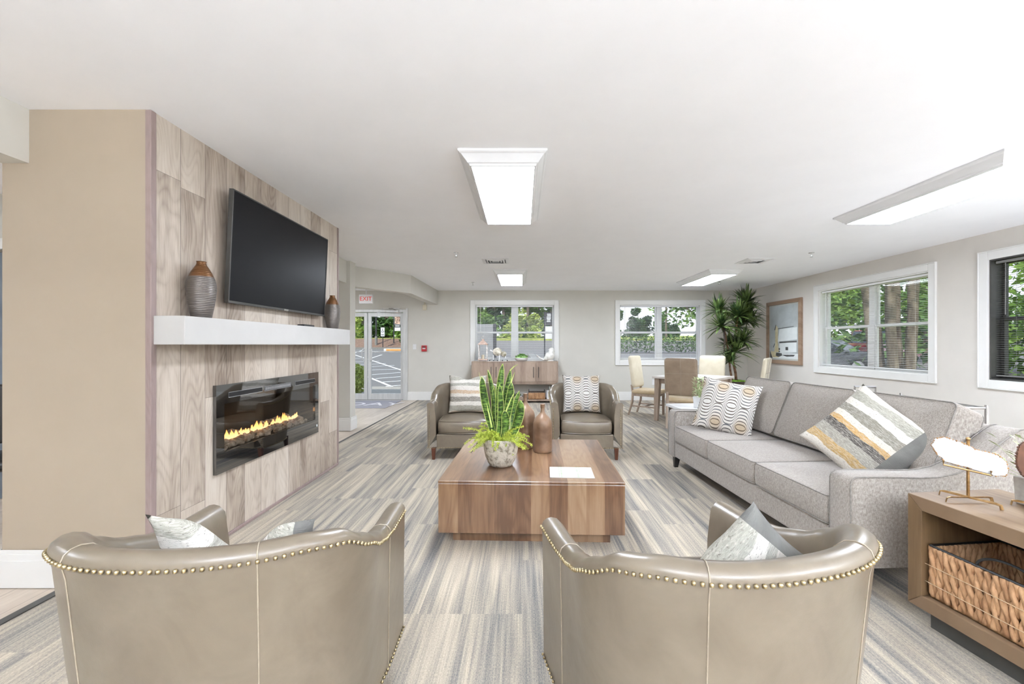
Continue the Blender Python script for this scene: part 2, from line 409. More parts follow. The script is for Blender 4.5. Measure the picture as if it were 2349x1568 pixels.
m_bottle = noisy('bronzed_clay', S(96, 70, 50), S(146, 118, 94), 7, 0.36, 0.1, bmp=0.1, lo=0.3, hi=0.7)
m_vase, nt, b = new('ribbed_pewter', rough=0.35, metal=0.55)
s3 = nd(nt, 'SeparateXYZ', {0: ocoord(nt)}).outputs
nt.links.new(mixc(nt, ramp(nt, s3[2], [(0.245, 0.0), (0.25, 1.0)]), S(112, 106, 101), S(112, 76, 44)), b.inputs['Base Color'])
bump(nt, b, ma(nt, 'SINE', ma(nt, 'ADD', ma(nt, 'MULTIPLY', s3[2], 620), ma(nt, 'MULTIPLY', nz(nt, ocoord(nt), 12), 8))), 0.25, 0.003)
m_pot = noisy('pitted_stone', S(126, 118, 102), S(190, 183, 168), 30, 0.85, bmp=0.8, detail=6, lo=0.36, hi=0.52, bscale=50)
m_mantel = noisy('mantel_paint', S(192, 190, 187), S(196, 194, 191), 4, 0.4)
m_soil = noisy('dark_soil', S(44, 36, 28), S(70, 60, 46), 60, 0.95, bmp=0.6)
m_fern = noisy('fern_green', S(150, 168, 50), S(196, 206, 84), 25, 0.6)
m_moss = noisy('moss', S(96, 140, 36), S(136, 176, 56), 40, 0.95, bmp=0.8)
m_succ = noisy('succulent', S(110, 160, 84), S(170, 200, 130), 30, 0.6)
m_drac = noisy('dracaena_leaf', S(34, 56, 30), S(120, 140, 74), 6, 0.35, stretch=(1, 1, 1), lo=0.35, hi=0.75)
m_trunk = noisy('cane_trunk', S(92, 64, 46), S(140, 106, 80), 18, 0.85, bmp=0.5)
m_planter = noisy('dark_planter', S(52, 42, 36), S(66, 54, 46), 10, 0.5)
def snake():
    m, nt, b = new('snake_plant', rough=0.4)
    v = ocoord(nt)
    band = nz(nt, scl(nt, v, (16, 16, 75)), 1, 3, 0.7, 0.6)
    col = ramp(nt, band, [(0.4, S(30, 52, 22)), (0.5, S(70, 104, 40)), (0.62, S(122, 154, 70))])
    nt.links.new(col, b.inputs['Base Color']); return m
m_snake = snake()
m_snakee = noisy('snake_plant_edge', S(176, 196, 96), S(206, 216, 140), 20, 0.45)
m_hyac = noisy('water_hyacinth', S(148, 108, 74), S(196, 156, 116), 30, 0.75, bmp=0.4, lo=0.3, hi=0.7, stretch=(1, 1, 0.4))
m_agate = noisy('white_agate', S(196, 195, 193), S(208, 207, 206), 9, 0.25)
m_agatee = noisy('agate_crust', S(140, 100, 62), S(190, 150, 104), 60, 0.7, bmp=0.5)
m_brown = noisy('brown_agate', S(84, 52, 38), S(116, 78, 58), 14, 0.3)
m_concrete = noisy('concrete', S(150, 144, 136), S(172, 166, 158), 20, 0.9, bmp=0.2)
m_paper = noisy('white_paper', S(196, 194, 187), S(202, 200, 194), 4, 0.6)
m_leafl = noisy('pale_leaf', S(150, 170, 110), S(206, 214, 176), 20, 0.6)
# ------------------------------------------------------------------ room shell
ZC = 2.565; YB = 9.70; XR = 5.28; XC = -2.43
struct(BX('floor', m_carpet, None, XC, XR, -3.6, YB, -0.1, 0.0), 'streaked grey and tan carpet under the seating', 'carpet')
struct(BX('floor_entry', m_vinyl, None, -7, XC, -3.6, YB, -0.1, -0.003), 'pale plank floor by the entrance and behind the fireplace wall', 'floor')
struct(BX('trim_1', m_dark, None, XC - 0.03, XC + 0.015, -3.6, 2.2, -0.01, 0.006), 'dark strip between carpet and plank floor at left', 'trim')
struct(BX('trim_2', m_dark, None, XC - 0.015, XC + 0.01, 4.52, YB, -0.01, 0.005), 'thin strip between carpet and plank floor by the entrance', 'trim')
struct(BX('ceiling', m_ceil, None, -7, XR + 0.2, -3.8, YB + 0.2, ZC, ZC + 0.25), 'white painted ceiling', 'ceiling')

def wall_with_holes(name, mat, axis, a0, a1, t0, t1, z0, z1, holes, label):
    """wall running along axis from a0 to a1 with rectangular holes (u0,u1,z0,z1)"""
    mb = MB(); us = sorted(set([a0, a1] + [h[0] for h in holes] + [h[1] for h in holes]))
    for u0, u1 in zip(us, us[1:]):
        hs = [h for h in holes if h[0] <= u0 + 1e-6 and h[1] >= u1 - 1e-6]
        segs = [(z0, z1)]
        for h in hs: segs = [(z0, h[2]), (h[3], z1)]
        for s0, s1 in segs:
            if s1 - s0 > 1e-4:
                mb.box(*((u0, u1, t0, t1, s0, s1) if axis == 'x' else (t0, t1, u0, u1, s0, s1)))
    return struct(mb.build(name, mat), label, 'wall')

WA = (-1.115, 0.76, 0.92, 2.24); WB = (2.276, 4.18, 0.92, 2.24); DR = (-4.56, -2.74, -0.1, 2.12)
W1 = (5.37, 7.37, 0.905, 2.255); W2 = (2.68, 4.68, 0.905, 2.255)
wall_with_holes('wall_back', m_wall, 'x', -5.4, XR + 0.2, YB, YB + 0.2, -0.1, ZC, [WA, WB, DR], 'pale greige far wall with two windows and the glass entrance')
wall_with_holes('wall_right', m_wallr, 'y', -3.8, YB, XR, XR + 0.2, -0.1, ZC, [W1, W2], 'warm greige right wall with windows and a framed picture')
struct(BX('wall_near', m_wall, None, -7, XR, -3.8, -3.6, -0.1, ZC), 'wall behind the camera', 'wall')
struct(BX('wall_left', m_wall, None, -7.2, -7, -3.8, YB + 0.2, -0.1, ZC), 'far left wall of the side room', 'wall')
struct(BX('wall_entry', m_wall, None, -5.4, -5.2, 3.6, YB, -0.1, ZC), 'left wall of the entrance', 'wall')
wall_with_holes('wall_side', m_wall, 'x', -7, -2.8, 3.48, 3.6, -0.1, ZC, [(-5.3, -4.34, -0.1, 2.1)], 'wall of the room seen past the fireplace block')
# fireplace block with recess
mb = MB()
mb.box(-2.80, -2.30, 2.23, 4.51, 0, ZC)
for y0, y1, z0, z1 in ((2.23, 2.74, 0, ZC), (3.98, 4.51, 0, ZC), (2.74, 3.98, 0, 0.57), (2.74, 3.98, 0.92, ZC)):
    mb.box(-2.30, -2.025, y0, y1, z0, z1)
struct(mb.build('wall_fireplace', m_tan), 'tan painted side of the fireplace block', 'wall')
mb = MB()
for y0, y1, z0, z1 in ((2.262, 2.74, 0, ZC), (3.98, 4.485, 0, ZC), (2.74, 3.98, 0, 0.57), (2.74, 3.98, 0.92, ZC)):
    mb.box(-2.025, -2.005, y0, y1, z0, z1)
struct(mb.build('wall_panelling', m_panel), 'weathered grey oak plank panelling around the fireplace', 'panelling')
struct(MB().box(-2.03, -1.998, 2.228, 2.264, 0, ZC).build('trim_3', m_paneltrim, bevel=0.004), 'plum brown edge strip at the near end of the oak panelling', 'trim')
struct(MB().box(-2.03, -1.998, 4.483, 4.513, 0, ZC).build('trim_4', m_paneltrim, bevel=0.004), 'brown edge strip at the far end of the oak panelling', 'trim')
struct(MB().box(-2.005, -1.99, 2.264, 4.483, 0, 0.022).build('trim_5', m_paneltrim, bevel=0.004), 'thin strip along the foot of the oak panelling', 'trim')
# column, header beams, entrance soffit
struct(MB().box(-2.95, -2.60, 6.25, 6.45, 0, ZC).build('wall_column', m_wall), 'greige wall end beside the entrance', 'wall')
struct(BX('ceiling_beam_1', m_wall, None, -2.80, -2.655, -3.6, 2.23, 2.276, ZC), 'dropped beam over the opening at upper left', 'beam')
struct(BX('ceiling_beam_2', m_wall, None, -2.80, -2.655, 4.51, 6.25, 2.23, ZC), 'dropped beam between fireplace block and column', 'beam')
struct(MB().prism([(-2.9, 6.45), (-2.72, 6.68 - 0.03), (-2.03, 7.56), (-1.975, YB), (-2.15, YB), (-2.19, 7.62), (-2.86, 6.76), (-3.0, 6.6)], 2.235, ZC).build('ceiling_soffit', m_wall), 'angled dropped soffit around the entrance', 'soffit')

def skirting(name, pts, label, h=0.2):
    """baseboard along x or y runs: (x0,x1,y0,y1) footprints"""
    mb = MB()
    for (x0, x1, y0, y1) in pts:
        mb.box(x0, x1, y0, y1, 0, h * 0.72); 
        dx = 0.004; mb.box(x0 + (dx if x1 - x0 < .05 else 0), x1 - (dx if x1 - x0 < .05 else 0), y0 + (dx if y1 - y0 < .05 else 0), y1 - (dx if y1 - y0 < .05 else 0), h * 0.72, h * 0.9)
        mb.box(x0 + (2 * dx if x1 - x0 < .05 else 0), x1 - (2 * dx if x1 - x0 < .05 else 0), y0 + (2 * dx if y1 - y0 < .05 else 0), y1 - (2 * dx if y1 - y0 < .05 else 0), h * 0.9, h)
    return struct(mb.build(name, m_trim, bevel=0.003), label, 'baseboard')
skirting('baseboard_back', [(-2.68, XR, YB - 0.02, YB)], 'white baseboard along the far wall')
skirting('baseboard_right', [(XR - 0.02, XR, -3.6, YB - 0.02)], 'white baseboard along the right wall')
skirting('baseboard_left', [(-2.82, -2.035, 2.21, 2.23), (-2.82, -2.8, 2.23, 4.5)], 'white baseboard at the foot of the tan fireplace side')
skirting('baseboard_column', [(-2.97, -2.58, 6.23, 6.25), (-2.60, -2.58, 6.25, 6.47)], 'white baseboard around the wall end by the entrance')
skirting('baseboard_side', [(-4.24, -2.82, 3.46, 3.48)], 'white baseboard in the room past the fireplace block')

# ------------------------------------------------------------------ windows and blinds
def window(n, org, rotz, w, z0, z1, label, dark=False, cas=0.09, rail=0.507):
    """local x along the wall, y outward through it, origin at the middle of the opening, floor level"""
    t = thing('window_%d' % n, label, 'window', org, rotz, kind='structure')
    h = w / 2; mj = m_dark if dark else m_trim
    mb = MB()
    mb.box(-h - cas, -h, -0.022, 0.0, z0 - cas, z1 + cas).box(h, h + cas, -0.022, 0.0, z0 - cas, z1 + cas)
    mb.box(-h, h, -0.022, 0.0, z1, z1 + cas).box(-h, h, -0.022, 0.0, z0 - cas, z0)
    mb.box(-h - cas - 0.012, -h - cas, -0.03, 0.0, z0 - cas - .012, z1 + cas + .012).box(h + cas, h + cas + 0.012, -0.03, 0.0, z0 - cas - .012, z1 + cas + .012)
    mb.box(-h - cas, h + cas, -0.03, 0.0, z1 + cas, z1 + cas + 0.012).box(-h - cas, h + cas, -0.03, 0.0, z0 - cas - 0.012, z0 - cas)
    mb.build('casing', m_trim, t, bevel=0.004)
    mb = MB(); e = 0.015
    mb.box(-h, -h + e, 0, 0.2, z0, z1).box(h - e, h, 0, 0.2, z0, z1).box(-h + e, h - e, 0, 0.2, z1 - e, z1).box(-h + e, h - e, 0, 0.2, z0, z0 + e)
    mb.build('jamb', mj, t)
    zm = z0 + (z1 - z0) * rail; f = 0.04; mc = 0.048
    mb = MB(); y0, y1 = 0.105, 0.16
    mb.box(-mc, mc, y0 - 0.01, y1, z0 + e, z1 - e)
    mb.build('mullion', mj, t, bevel=0.004)
    for s in (-1, 1):
        x0, x1 = (-h + e, -mc) if s < 0 else (mc, h - e)
        for k, (a, b_) in enumerate(((z0 + e, zm + 0.02), (zm - 0.025, z1 - e))):
            yo = 0.0 if k == 0 else 0.028
            fr = MB(); ff = f if k == 0 else 0.034
            fr.box(x0, x0 + ff, y0 + yo, y0 + yo + .027, a, b_).box(x1 - ff, x1, y0 + yo, y0 + yo + .027, a, b_)
            fr.box(x0 + ff, x1 - ff, y0 + yo, y0 + yo + .027, a, a + ff).box(x0 + ff, x1 - ff, y0 + yo, y0 + yo + .027, b_ - ff, b_)
            s_ = fr.build('sash', mj, t, bevel=0.003)
            BX('pane', m_glass, s_, x0 + ff - .004, x1 - ff + .004, y0 + yo + .011, y0 + yo + .016, a + ff - .004, b_ - ff + .004)
    return t
def blind(org, rotz, w, z0, z1, label, mat=m_blind, tilt=8, pitch=0.0245):
    t = thing('window_blind', label, 'blind', org, rotz, 'horizontal blinds in the windows')
    h = w / 2 - 0.02
    BX('head_rail', mat, t, -h, h, 0.03, 0.062, z1 - 0.045, z1 - 0.017, bevel=0.003)
    mb = MB(); n = int((z1 - z0 - 0.1) / pitch); c, s = math.cos(R(tilt)), math.sin(R(tilt))
    for k in range(n):
        z = z1 - 0.065 - k * pitch; d = 0.0125
        mb.add([(-h, 0.046 - d * c, z - d * s), (h, 0.046 - d * c, z - d * s), (-h, 0.046, z + 0.0025), (h, 0.046, z + 0.0025), (-h, 0.046 + d * c, z + d * s), (h, 0.046 + d * c, z + d * s)],
               [(0, 1, 3, 2), (2, 3, 5, 4)])
    zb = z1 - 0.065 - n * pitch
    mb.build('slats', mat, t, smooth=True, angle=180)
    BX('bottom_rail', mat, t, -h, h, 0.034, 0.058, zb - 0.012, zb, bevel=0.002)
    for x in (-h * 0.8, 0.0 + h * 0.02, h * 0.8):
        MB().tube([(x, 0.033, zb), (x, 0.033, z1 - 0.04)], 0.0009, 4).build('ladder_cord', mat, t)
    MB().tube([(-h + 0.1, 0.024, z1 - 0.05), (-h + 0.1, 0.022, z1 - 0.62)], 0.004, 6).build('tilt_wand', mat, t)
    return t
for n, (o, rz, w, z0, z1, lab, blab, dk) in enumerate((
        (((WA[0] + WA[1]) / 2, YB, 0), 0, WA[1] - WA[0], WA[2], WA[3], 'white double window above the sideboard', 'open white blind in the window above the sideboard', False),
        (((WB[0] + WB[1]) / 2, YB, 0), 0, WB[1] - WB[0], WB[2], WB[3], 'white double window behind the dining table', 'open white blind in the window behind the dining table', False),
        ((XR, (W1[0] + W1[1]) / 2, 0), -R(90), W1[1] - W1[0], W1[2], W1[3], 'white double window beside the framed picture', 'open white blind in the right wall window showing the tree trunk', False),
        ((XR, (W2[0] + W2[1]) / 2, 0), -R(90), W2[1] - W2[0], W2[2], W2[3], 'window with dark jambs cut by the right edge of the photo', 'grey blind in the dark window at the right edge of the photo', True))):
    window(n + 1, o, rz, w, z0, z1, lab, dk)
    blind(o, rz, w - 0.03, z0 + 0.015, z1 - 0.005, blab, m_blindd if dk else m_blind, 2)

# ------------------------------------------------------------------ entrance doors
def glass_leaf(n, x0, x1, hinge_right, label):
    t = thing('door_%d' % n, label, 'door', (x0, YB + 0.06, 0), 0, kind='structure')
    w = x1 - x0; st = 0.075; mb = MB()
    mb.box(0, st, 0, 0.045, 0.012, 2.05).box(w - st, w, 0, 0.045, 0.012, 2.05).box(st, w - st, 0, 0.045, 1.96, 2.05).box(st, w - st, 0, 0.045, 0.012, 0.15)
    mb.build('frame', m_alu, t, bevel=0.003)
    BX('pane', m_glassg, t, st, w - st, 0.018, 0.026, 0.15, 1.96)
    hx = 0.10 if hinge_right else w - 0.10
    s = 1 if hinge_right else -1
    MB().tube([(hx - s * .05, -.002, 1.2), (hx, -0.03, 1.19), (hx + s * 0.006, -0.045, 1.1), (hx, -0.03, 0.93), (hx - s * .05, -.002, 0.92)], 0.012, 8).build('pull_handle', m_alu, t, smooth=True)
    MB().tube([(st - .02, -0.03, 1.13), (w - st + .02, -0.03, 1.13)], 0.013, 8).build('push_bar', m_alu, t, smooth=True)
    return t
glass_leaf(1, -3.635, -2.79, True, 'right glass leaf of the entrance doors')
d2 = glass_leaf(2, -4.51, -3.655, False, 'left glass leaf of the entrance doors, partly behind the wall end')
text_mesh('lettering', 'SV6', 0.14, m_black, d2, (0.49, 0.014, 1.55), (R(90), 0, 0))
mb = MB(); mb.box(-4.56, -4.51, YB - .01, YB + .13, 0, 2.12).box(-2.79, -2.72, YB - .01, YB + .13, 0, 2.12).box(-4.51, -2.79, YB - .01, YB + .13, 2.06, 2.12)
mb.box(-2.72, -2.68, YB - .02, YB, 0, 2.15)
struct(mb.build('door_frame', m_alu, bevel=0.003), 'pale metal frame of the entrance doors', 'door frame')
t = thing('door_closer', 'silver door closer arm above the right entrance door', 'door closer', (-3.0, YB - 0.012, 2.1))
BX('body', m_alu, t, -0.16, 0.12, -0.05, 0.0, -0.05, -0.0, bevel=0.006)
MB().tube([(0.06, -0.03, 0.0), (0.0, -0.12, 0.03), (-0.1, -0.05, 0.04)], 0.009, 6).build('arm', m_chrome, t)
BX('bracket', m_alu, t, -0.3, 0.14, -0.015, 0.0, 0.035, 0.055)

# sliver of the side room: door and chair
t = thing('door_3', 'blue grey glazed door in the room past the fireplace block', 'door', (-5.3, 3.48, 0), 0, kind='structure')
m_bg = noisy('blue_grey_panel', S(128, 138, 150), S(146, 156, 166), 4, 0.3)
m_bgd = noisy('blue_grey_frame', S(96, 106, 118), S(108, 118, 128), 4, 0.4)
mb = MB(); mb.box(0.0, 0.09, .02, .07, 0, 2.08).box(0.87, 0.96, .02, .07, 0, 2.08).box(.09, .87, .02, .07, 1.98, 2.08).box(.09, .87, .02, .07, 0, .2)
mb.build('frame', m_bgd, t, bevel=0.003); BX('panel', m_bg, t, 0.09, 0.87, 0.04, 0.055, .2, 1.98)
mb = MB(); mb.box(-.09, 0, -.02, 0, 0, 2.19).box(.96, 1.05, -.02, 0, 0, 2.19).box(0, .96, -.02, 0, 2.1, 2.19)
mb.build('casing', m_trim, t, bevel=.003)
t = thing('office_chair', 'black chair glimpsed at the left edge past the fireplace block', 'chair', (-3.83, 2.95, 0), R(40))
MB().box(-.25, .25, -.25, .25, .42, .5).build('seat', m_black, t, bevel=.03, seg=3)
MB().box(-.24, .24, .2, .27, .55, 1.0).build('backrest', m_black, t, bevel=.03, seg=3)
for sx in (-1, 1):
    for sy in (-1, 1): MB().tube([(sx * .22, sy * .22, 0), (sx * .2, sy * .2, .42)], .014, 8).build('leg', m_dark, t)
    MB().tube([(sx * .16, .24, .45), (sx * .16, .24, .6)], .012, 6).build('back_post', m_dark, t)

# ------------------------------------------------------------------ ceiling fittings
def ceiling_light(loc, label):
    t = thing('ceiling_light', label, 'ceiling light', loc, 0, 'framed fluorescent ceiling lights')
    mb = MB(); vs = []; fs = []
    rings = [(0, 0, -0.0), (0, 0, -0.012), (.008, .008, -.018), (.018, .018, -.022), (.03, .03, -.036), (.05, .05, -.058), (.055, .055, -.066), (.066, .066, -.07), (.07, .07, -.082), (.082, .082, -.085), (.082, .082, -.07)]
    for ix, iy, z in rings:
        for sx, sy in ((-1, -1), (1, -1), (1, 1), (-1, 1)): vs.append((sx * (.29 - ix), sy * (.74 - iy), z))
    for i in range(len(rings) - 1):
        for k in range(4): fs.append((i * 4 + k, i * 4 + (k + 1) % 4, i * 4 + 4 + (k + 1) % 4, i * 4 + 4 + k))
    mb.add(vs, fs); mb.build('frame', m_white, t, bevel=.002)
    MB().frustum((0, 0, -.072), (.208, .658), (0, 0, -.083), (.204, .654)).build('lens', m_lens, t, bevel=.003)
    return t
L0 = ceiling_light((-0.128, 3.41, ZC), 'large lit ceiling light above the coffee table')
for loc, lab in (((-0.21, 7.68, ZC), 'smaller looking ceiling light near the far wall, left of the air vent pair'), ((3.40, 3.41, ZC), 'lit ceiling light cut by the right edge above the sofa'),
                 ((3.42, 7.68, ZC), 'lit ceiling light above the dining table'), ((-4.3, 7.0, ZC), 'ceiling light inside the entrance'), ((-4.9, 1.2, ZC), 'ceiling light in the side room')):
    dup(L0, loc, 0, lab)
def fill_can(loc, label, power):  # added fill light hidden behind the sofa, lifts the ceiling there
    t = thing('added_fill_can', label, 'added fill lamp', loc, 0, 'added can fill lights out of view')
    MB().lathe([(.09, 0), (.1, .01), (.1, .24), (.092, .24), (.085, .16)], 24).build('can', m_dark, t, smooth=True)
    ld = bpy.data.lights.new('fill_light', 'AREA'); ld.shape = 'DISK'; ld.size = .15; ld.energy = FILL_UPLIGHT * power; ld.color = (.86, .93, 1.04)
    lo = bpy.data.objects.new('fill_light', ld); C.objects.link(lo); lo.parent = t; lo.location = (0, 0, .235); lo.rotation_euler = (R(180), 0, 0)
def fill_torchiere(loc, label, power=1.0):  # added fill lamp out of view, bounces light off the ceiling
    t = thing('added_fill_lamp', label, 'added fill lamp', loc, 0, 'added fill uplighters behind the viewer')
    MB().lathe([(.14, 0), (.14, .015), (.02, .03), (.012, .05)], 24).build('base', m_dark, t, smooth=True)
    MB().tube([(0, 0, .03), (0, 0, 1.55)], .012, 10).build('pole', m_dark, t, smooth=True)
    MB().lathe([(.03, 1.52), (.1, 1.55), (.17, 1.6), (.2, 1.66), (.195, 1.66), (.16, 1.61), (.09, 1.57), (.0, 1.56)], 32, cap=False).build('bowl', m_white, t, smooth=True)
    ld = bpy.data.lights.new('fill_light', 'AREA'); ld.shape = 'DISK'; ld.size = .3; ld.energy = FILL_UPLIGHT * power; ld.color = (.84, .92, 1.04)
    lo = bpy.data.objects.new('fill_light', ld); C.objects.link(lo); lo.parent = t; lo.location = (0, 0, 1.655); lo.rotation_euler = (R(180), 0, 0)
    return t
for loc, lab in (((-.7, -1.9, 0), 'added fill uplighter behind the viewer on the left'), ((1.7, -2.1, 0), 'added fill uplighter behind the viewer in the middle'), ((4.2, -1.0, 0), 'added fill uplighter behind the viewer on the right')):
    fill_torchiere(loc, lab)
fill_can((4.4, 2.9, 0), 'added can fill light on the floor behind the sofa', .09)
def sprinkler(loc, label):
    t = thing('sprinkler', label, 'sprinkler', loc, 0, 'ceiling sprinklers')
    MB().lathe([(.035, 0), (.035, -.006), (.012, -.01)], 16).build('escutcheon', m_chrome, t, smooth=True)
    MB().lathe([(.009, -.008), (.009, -.03), (.006, -.05), (.006, -.06)], 8).build('body', m_chrome, t)
    MB().lathe([(.02, -.06), (.02, -.063)], 12).build('deflector', m_chrome, t)
    return t
s0 = sprinkler((-0.91, 5.7, ZC), 'ceiling sprinkler left of the near air vent')
for loc, lab in (((-1.0, 8.4, ZC), 'small ceiling sprinkler nearest the entrance soffit'), ((3.98, 5.7, ZC), 'ceiling sprinkler nearest the right wall window'), ((3.95, 8.3, ZC), 'ceiling sprinkler above the tall potted plant')):
    dup(s0, loc, 0, lab)
def vent(loc, label):
    t = thing('ceiling_vent', label, 'air vent', loc, 0, 'ceiling air vents')
    mb = MB(); vs = []; fs = []
    for r, z in ((.2, 0), (.2, -.008), (.16, -.016), (.15, -.006)):
        for sx, sy in ((-1, -1), (1, -1), (1, 1), (-1, 1)): vs.append((sx * r, sy * r, z))
    for i in range(3):
        for k in range(4): fs.append((i * 4 + k, i * 4 + (k + 1) % 4, i * 4 + 4 + (k + 1) % 4, i * 4 + 4 + k))
    mb.add(vs, fs); mb.build('frame', m_white, t)
    BX('duct', m_dark, t, -.15, .15, -.15, .15, -.004, -.001)
    for q, r in enumerate((.135, .095, .055)):
        mb = MB(); vs = []; fs = []
        for rr, z in ((r, -.006), (r - .022, -.02)):
            for sx, sy in ((-1, -1), (1, -1), (1, 1), (-1, 1)): vs.append((sx * rr, sy * rr, z))
        for k in range(4): fs.append((k, (k + 1) % 4, 4 + (k + 1) % 4, 4 + k))
        mb.add(vs, fs); o = mb.build('louvre', m_white, t); o.modifiers.new('s', 'SOLIDIFY').thickness = .003
    return t
v0 = vent((-0.4, 6.25, ZC), 'square ceiling air vent in front of the far left ceiling light')
dup(v0, (3.5, 6.25, ZC), 0, 'square ceiling air vent in front of the far right ceiling light')

# ------------------------------------------------------------------ wall fittings
t = thing('exit_sign', 'white exit sign with red letters hanging above the entrance doors', 'sign', (-3.43, 9.1, 2.30))
BX('box', m_white, t, -.15, .15, -.025, .025, -.1, .1, bevel=.006)
BX('hanger', m_white, t, -.008, .008, -.008, .008, .1, ZC - 2.30)
m_exit, nt, b = new('exit_red', S(208, 66, 50), 0.5); b.inputs['Emission Color'].default_value = S(235, 70, 50); b.inputs['Emission Strength'].default_value = 0.12
text_mesh('lettering', 'EXIT', 0.13, m_exit, t, (0, -.027, 0), (R(90), 0, 0))
t = thing('fire_alarm_pull', 'red fire alarm pull station on the far wall', 'fire alarm', (-2.29, YB, 1.21))
BX('body', m_red, t, -.06, .06, -.05, 0, -.07, .07, bevel=.008)
BX('handle', m_white, t, -.035, .035, -.062, -.048, -.015, .012, bevel=.004)
BX('label_plate', m_dark, t, -.03, .03, -.053, -.049, .022, .05)
t = thing('light_switch', 'white double light switch between entrance and fire alarm', 'switch', (-2.52, YB, 1.25))
BX('plate', m_white, t, -.04, .04, -.008, 0, -.06, .06, bevel=.003)
for s in (-1, 1): BX('toggle', m_trim, t, s * .018 - .005, s * .018 + .005, -.018, -.006, -.012, .012)
t = thing('wall_sensor', 'cream sensor box hanging from a conduit under the soffit', 'sensor', (-2.28, YB, 2.17))
BX('box', m_cream, t, -.045, .045, -.045, 0, -.065, .06, bevel=.006)
MB().tube([(0, -.012, .05), (0, -.012, .16)], .012, 8).build('conduit', m_cream, t)
t = thing('wall_outlet', 'white wall outlet low on the far wall behind the dining chairs', 'outlet', (3.08, YB, .42))
BX('plate', m_white, t, -.04, .04, -.007, 0, -.06, .06, bevel=.003)
for s in (-1, 1): BX('socket', m_trim, t, -.016, .016, -.011, -.006, s * .026 - .015, s * .026 + .015, bevel=.002)

# ------------------------------------------------------------------ entrance mat
m_mat = noisy('grey_mat', S(150, 148, 154), S(164, 162, 168), 120, 0.95)
m_mlet = noisy('mat_letter', S(222, 220, 222), S(232, 230, 232), 50, 0.9)
t = thing('entrance_mat', 'grey entrance mat with white letters inside the glass doors', 'mat', (-3.7, 9.02, -0.003))
BX('pile', m_mat, t, -.92, .9, -.56, .56, 0, .01, bevel=.003)
text_mesh('lettering', 'TODAY', 0.62, m_mlet, t, (0.02, -.02, .0105), (0, 0, 0), depth=.0008)

# ------------------------------------------------------------------ mantel, television, fireplace
mt = MB().box(-2.004, -1.83, 2.245, 4.40, 1.30, 1.457).build('mantel_shelf', m_mantel, bevel=.003)
tag(mt, 'long white box mantel shelf on the oak panelling', 'mantel')
t = thing('television', 'large black flat television mounted on the oak panelling', 'television', (-1.952, 3.40, 1.955)); t.rotation_euler = (0, R(2.6), 0)
m_screen, nt, b = new('screen', (0.004, 0.004, 0.005, 1), 0.36, 0.0, Specular_IOR_Level=0.18)
nt.links.new(ramp(nt, nz(nt, ocoord(nt), 1.5), [(0.3, (.003, .003, .004, 1)), (0.7, (.005, .005, .006, 1))]), b.inputs['Base Color'])
mb = MB(); hw, hh = .667, .377
mb.box(0, .03, -hw, hw, -hh, -hh + .016).box(0, .03, -hw, hw, hh - .009, hh).box(0, .03, -hw, -hw + .009, -hh + .016, hh - .009).box(0, .03, hw - .009, hw, -hh + .016, hh - .009)
mb.build('bezel', m_dark, t, bevel=.002)
BX('screen', m_screen, t, .0, .026, -hw + .009, hw - .009, -hh + .016, hh - .009)
BX('back_shell', m_black, t, -.02, 0, -hw + .03, hw - .03, -hh + .04, hh - .03, bevel=.01)
BX('wall_mount', m_dark, t, -.06, -.02, -.25, .25, -.16, .16)
BX('badge', m_chrome, t, .03, .032, -.03, .03, -hh + .0, -hh + .014)
t = thing('media_remote', 'small black box lying on the mantel under the television', 'remote', (-1.91, 3.66, 1.457))
BX('body', m_black, t, -.03, .03, -.09, .09, 0, .018, bevel=.004); BX('buttons', m_dark, t, -.018, .018, -.05, .06, .018, .0205)
def vase(loc, k, label):
    t = thing('mantel_vase', label, 'vase', loc, 0, 'ribbed vases on the mantel')
    pr = [(.046, 0), (.052, .006), (.062, .06), (.071, .12), (.0755, .175), (.0735, .21), (.066, .24), (.052, .275), (.037, .302), (.026, .32), (.0235, .333), (.026, .34), (.019, .34), (.018, .3)]
    MB().lathe([(r * k, z * k) for r, z in pr], 40).build('body', m_vase, t, smooth=True, angle=60)
    return t
va = vase((-1.925, 2.485, 1.457), 1.0, 'ribbed grey vase with bronze neck on the near end of the mantel')
dup(va, (-1.925, 4.2, 1.457), 0, 'ribbed grey vase with bronze neck on the far end of the mantel')

m_bglass, nt, b = new('black_glass', (0.006, 0.006, 0.007, 1), 0.03, 0, Coat_Weight=1.0, Coat_IOR=2.2, Coat_Roughness=0.02)
nt.links.new(ramp(nt, nz(nt, ocoord(nt), 3), [(0.3, (.005, .005, .006, 1)), (0.7, (.008, .008, .008, 1))]), b.inputs['Base Color'])
t = thing('electric_fireplace', 'wide black glass electric fireplace set in the oak panelling', 'fireplace', (-2.005, 3.357, 0))
mb = MB(); y0, y1, z0, z1 = -.673, .673, .452, 1.034; oy0, oy1, oz0, oz1 = -.6, .61, .583, .905
mb.box(0, .022, y0, oy0, z0, z1).box(0, .022, oy1, y1, z0, z1).box(0, .022, oy0, oy1, z0, oz0).box(0, .022, oy0, oy1, oz1, z1)
mb.build('glass_surround', m_bglass, t)
BX('viewing_pane', m_fglass, t, .012, .021, oy0, oy1, oz0, oz1)
m_fbox = noisy('firebox_black', S(34, 32, 30), S(44, 41, 38), 6, 0.5)
mb = MB(); mb.box(-.28, -.275, -.615, .62, .572, .918).box(-.28, -.005, -.615, -.61, .572, .918).box(-.28, -.005, .615, .62, .572, .918).box(-.28, -.005, -.61, .615, .572, .577).box(-.28, -.005, -.61, .615, .912, .917)
mb.build('firebox', m_fbox, t)
random.seed(3)
m_rock = noisy('ember_stone', S(130, 116, 104), S(224, 214, 200), 24, 0.5, lo=.35, hi=.65)
mb = MB()
